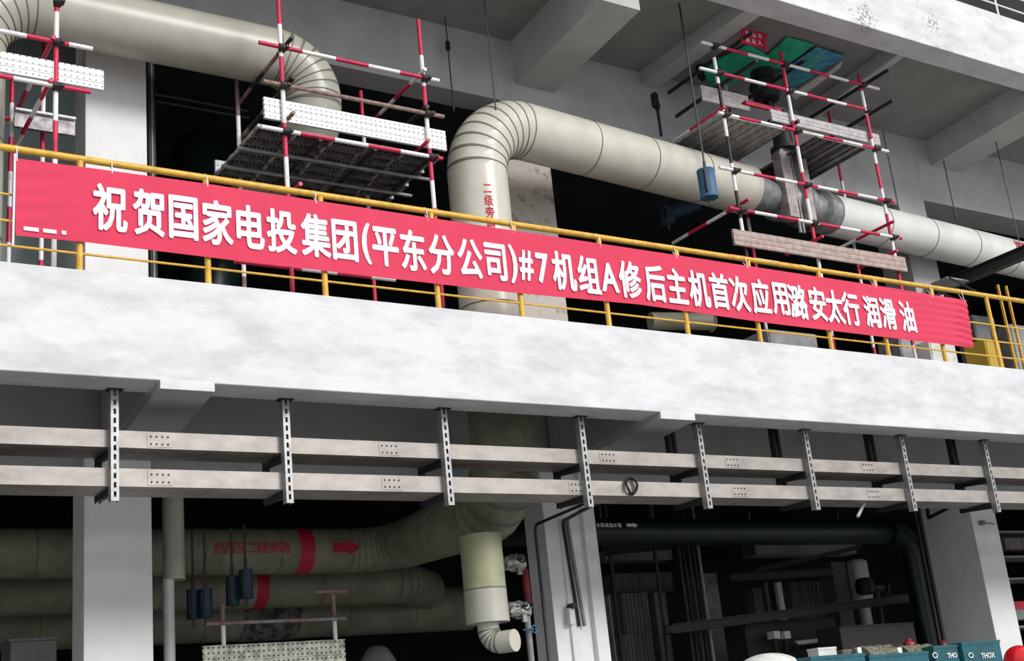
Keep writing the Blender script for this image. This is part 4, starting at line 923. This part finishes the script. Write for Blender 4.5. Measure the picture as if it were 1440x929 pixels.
# goods piled along the bottom right edge on a long work platform
YW = 13.2; zt_ = at(1350, 932, YW).z-.05
x0, x1 = at(1030, 929, YW).x-.2, at(1440, 929, YW).x+.3
t = thing('work_platform', ((x0+x1)/2, YW+.4, 0), 'long steel platform under the goods at the bottom right edge', 'platform')
mb = MB(); mb.box((x0, YW-.15, zt_-.06), (x1, YW+1.0, zt_)); mb.build('deck', 'grey_steel', t)
for x in (x0+.1, (x0+x1)/2, x1-.1):
    for y in (YW-.1, YW+.9): mb = MB(); mb.box((x-.04, y-.04, 0), (x+.04, y+.04, zt_-.06)); mb.build('leg', 'dark_steel', t)
def crate(p0, p1, Y, dp, m, label, txt=None, name='carton', mt='paper', sz=.1):
    a, b = at(*p0, Y), at(*p1, Y); z1 = a.z
    t = thing(name, ((a.x+b.x)/2, Y+dp/2, zt_), label, 'box')
    mb = MB(); mb.box((a.x, Y, zt_), (b.x, Y+dp, z1)); mb.build('body', m, t, bevel=.006)
    mb = MB(); mb.box((a.x-.008, Y-.008, z1-.03), (b.x+.008, Y+dp+.008, z1+.012)); mb.build('lid', m, t)
    if txt:
        vs, fs = text_shape(txt, sz, .002, .002); c = at((p0[0]+p1[0])/2+8, 921, Y-.014); mb = MB(); mb.add([c+V((v.x, -v.z, v.y)) for v in vs], fs); mb.build('lettering', mt, t)
        mb = MB(); q = at((p0[0]+p1[0])/2-16, 921, Y-.012); pts = [V((q.x+.05*math.cos(k*math.pi/8), q.y, q.z+.035*math.sin(k*math.pi/8))) for k in range(17)]; mb.sweep(pts, .008, 6); mb.build('emblem', mt, t)
crate((1352, 904), (1411, 929), YW, .25, 'teal_box', 'teal box with white lettering, rightmost along the bottom edge', 'THOX', sz=.11)
crate((1312, 909), (1350, 929), YW+.05, .22, 'teal_box', 'teal box with white lettering, left of the rightmost one', 'THO', sz=.10)
crate((1222, 922), (1308, 933), YW-.1, .35, 'teal_box', 'low teal box at the bottom edge in front of the mossy bundles')
crate((1140, 924), (1218, 933), YW-.1, .35, 'teal_box', 'low teal box at the bottom edge right of the pale sack')
for i, (a, b, y, lab) in enumerate(((1207, 1250, 909, 'mossy dark bundle left in the row at the bottom right edge'), (1262, 1305, 908, 'mossy dark bundle right in the row at the bottom right edge'))):
    p, q = at(a, y, YW+.4), at(b, y, YW+.4); mb = MB(); n = 24; vs = []
    r_ = (p.z-zt_)/2
    mb.sweep([V((p.x+(q.x-p.x)*k/10, YW+.4+.01*math.sin(k*2), zt_+r_)) for k in range(11)], [r_*(1+.06*math.sin(k*2.3)) for k in range(11)], 18)
    o = mb.build('goods_bundle', 'moss_bundle'); tag(o, lab, 'bundle')
for i, (a, w, lab) in enumerate(((1206, 8, 'white paper tag at the left end of the left mossy bundle'), (1262, 10, 'pinkish paper tag at the left end of the right mossy bundle'), (1318, 9, 'pale paper tag above the left lettered teal box'))):
    p = at(a, 911, YW+.2); mb = MB(); mb.box((p.x, YW+.2, zt_), (p.x+w/110, YW+.225, p.z)); mb.box((p.x, YW+.2, p.z), (p.x+w/110, YW+.26, p.z+.01)); tag(mb.build('paper_tag', 'paper'), lab, 'paper')
p = at(1086, 917, YW+.3); mb = MB(); mb.ball((p.x, YW+.4, (zt_+p.z)/2), 1, 0, 32, 16, (.50, .34, (p.z-zt_)/2)); o = mb.build('sack', 'sack_white'); tag(o, 'pale rounded sack at the bottom edge', 'sack')
p = at(1428, 909, YW-.55); r_ = .24; t = thing('red_ball', (p.x, YW-.55, p.z-2*r_), 'glossy red ball at the bottom right corner', 'ball'); mb = MB(); mb.ball((p.x+.04, YW-.55, p.z-r_+.02), r_, 0, 32, 18); mb.build('ball', 'red_gloss', t); mb = MB(); mb.lathe((p.x+.04, YW-.55, 0), (0, 0, 1), [(0, .2), (.03, .2), (.04, .04), (p.z-2*r_+.05, .04)], 16); mb.build('stand', 'dark_steel', t)
for i, (px, py) in enumerate(((1277, 898), (1326, 900))):
    p = at(px, py, YW+.75); mb = MB(); r_ = .09 if not i else .05; mb.lathe((p.x, YW+.75, zt_), (0, 0, 1), [(0, r_), (p.z-zt_-.08, r_), (p.z-zt_-.05, r_*.9), (p.z-zt_-.03, r_*.5), (p.z-zt_, r_*.5)], 18)
    tag(mb.build('red_canister', 'red_dim'), ('red canister behind the mossy bundles' if not i else 'small red canister behind the lettered teal boxes'), 'canister')
# dark plant behind the goods
dbox((1046, 874), (1180, 905), 18.9, .6, 'panel_dark', 'machine', 'dark machine base behind the goods at the bottom right', 'machine', None, 0, 0)
dbox((1180, 880), (1290, 906), 17.2, .6, 'panel_dark', 'machine', 'nearly black machine frame under the green pipe bend', 'machine', None, 0, 0)

# black clips holding the dark tubes on the right scaffold, as parts of it
for px, py, Y in ((985, 100, 15.6), (921, 140, 15.95)):
    p = at(px, py, Y); mb = MB(); mb.box(p+V((-.06, -.05, -.16)), p+V((.05, .05, .12))); mb.box(p+V((-.02, -.09, -.22)), p+V((.03, .02, -.1))); mb.build('clip', 'black_rubber', SR.t, bevel=.012)
# pale odds and ends behind the goods
for (a, b, Y, m, nm, lab, c) in (((1150, 911), (1178, 924), 13.9, 'sack_white', 'carton', 'pale carton on the platform behind the low teal boxes', 'box'), ((1184, 914), (1200, 924), 13.9, 'panel_brown', 'carton', 'brown carton on the platform left of the mossy bundles', 'box')):
    p, q = at(*a, Y), at(*b, Y); mb = MB(); mb.box((p.x, Y, zt_), (q.x, Y+.22, p.z)); mb.box((p.x-.006, Y-.006, p.z-.03), (q.x+.006, Y+.226, p.z+.006)); tag(mb.build(nm, m, bevel=.005), lab, c)
p, q = at(1120, 904, 18.6), at(1180, 897, 18.6); mb = MB(); mb.tube(p, q, .045, 10)
for e in (p, q): mb.tube((e.x, 18.6, 0), (e.x, 18.6, e.z), .03, 8, 1)
tag(mb.build('pipe_rail', ['sack_white', 'panel_dark']), 'thin pale pipe rail in front of the dark machine at the bottom right', 'rail')
for i, x in enumerate((1088, 1103)):
    p, q = at(x, 887, 18.5), at(x+10, 897, 18.5); mb = MB(); mb.box((p.x, 18.5, q.z), (q.x, 18.7, p.z)); mb.box((p.x+.04, 18.56, 0), (q.x-.04, 18.66, q.z), 1); tag(mb.build('gauge_box', ['sack_white', 'panel_dark'], bevel=.008), ('left' if not i else 'right') + ' of two small pale boxes on the dark machine at the bottom right', 'box')
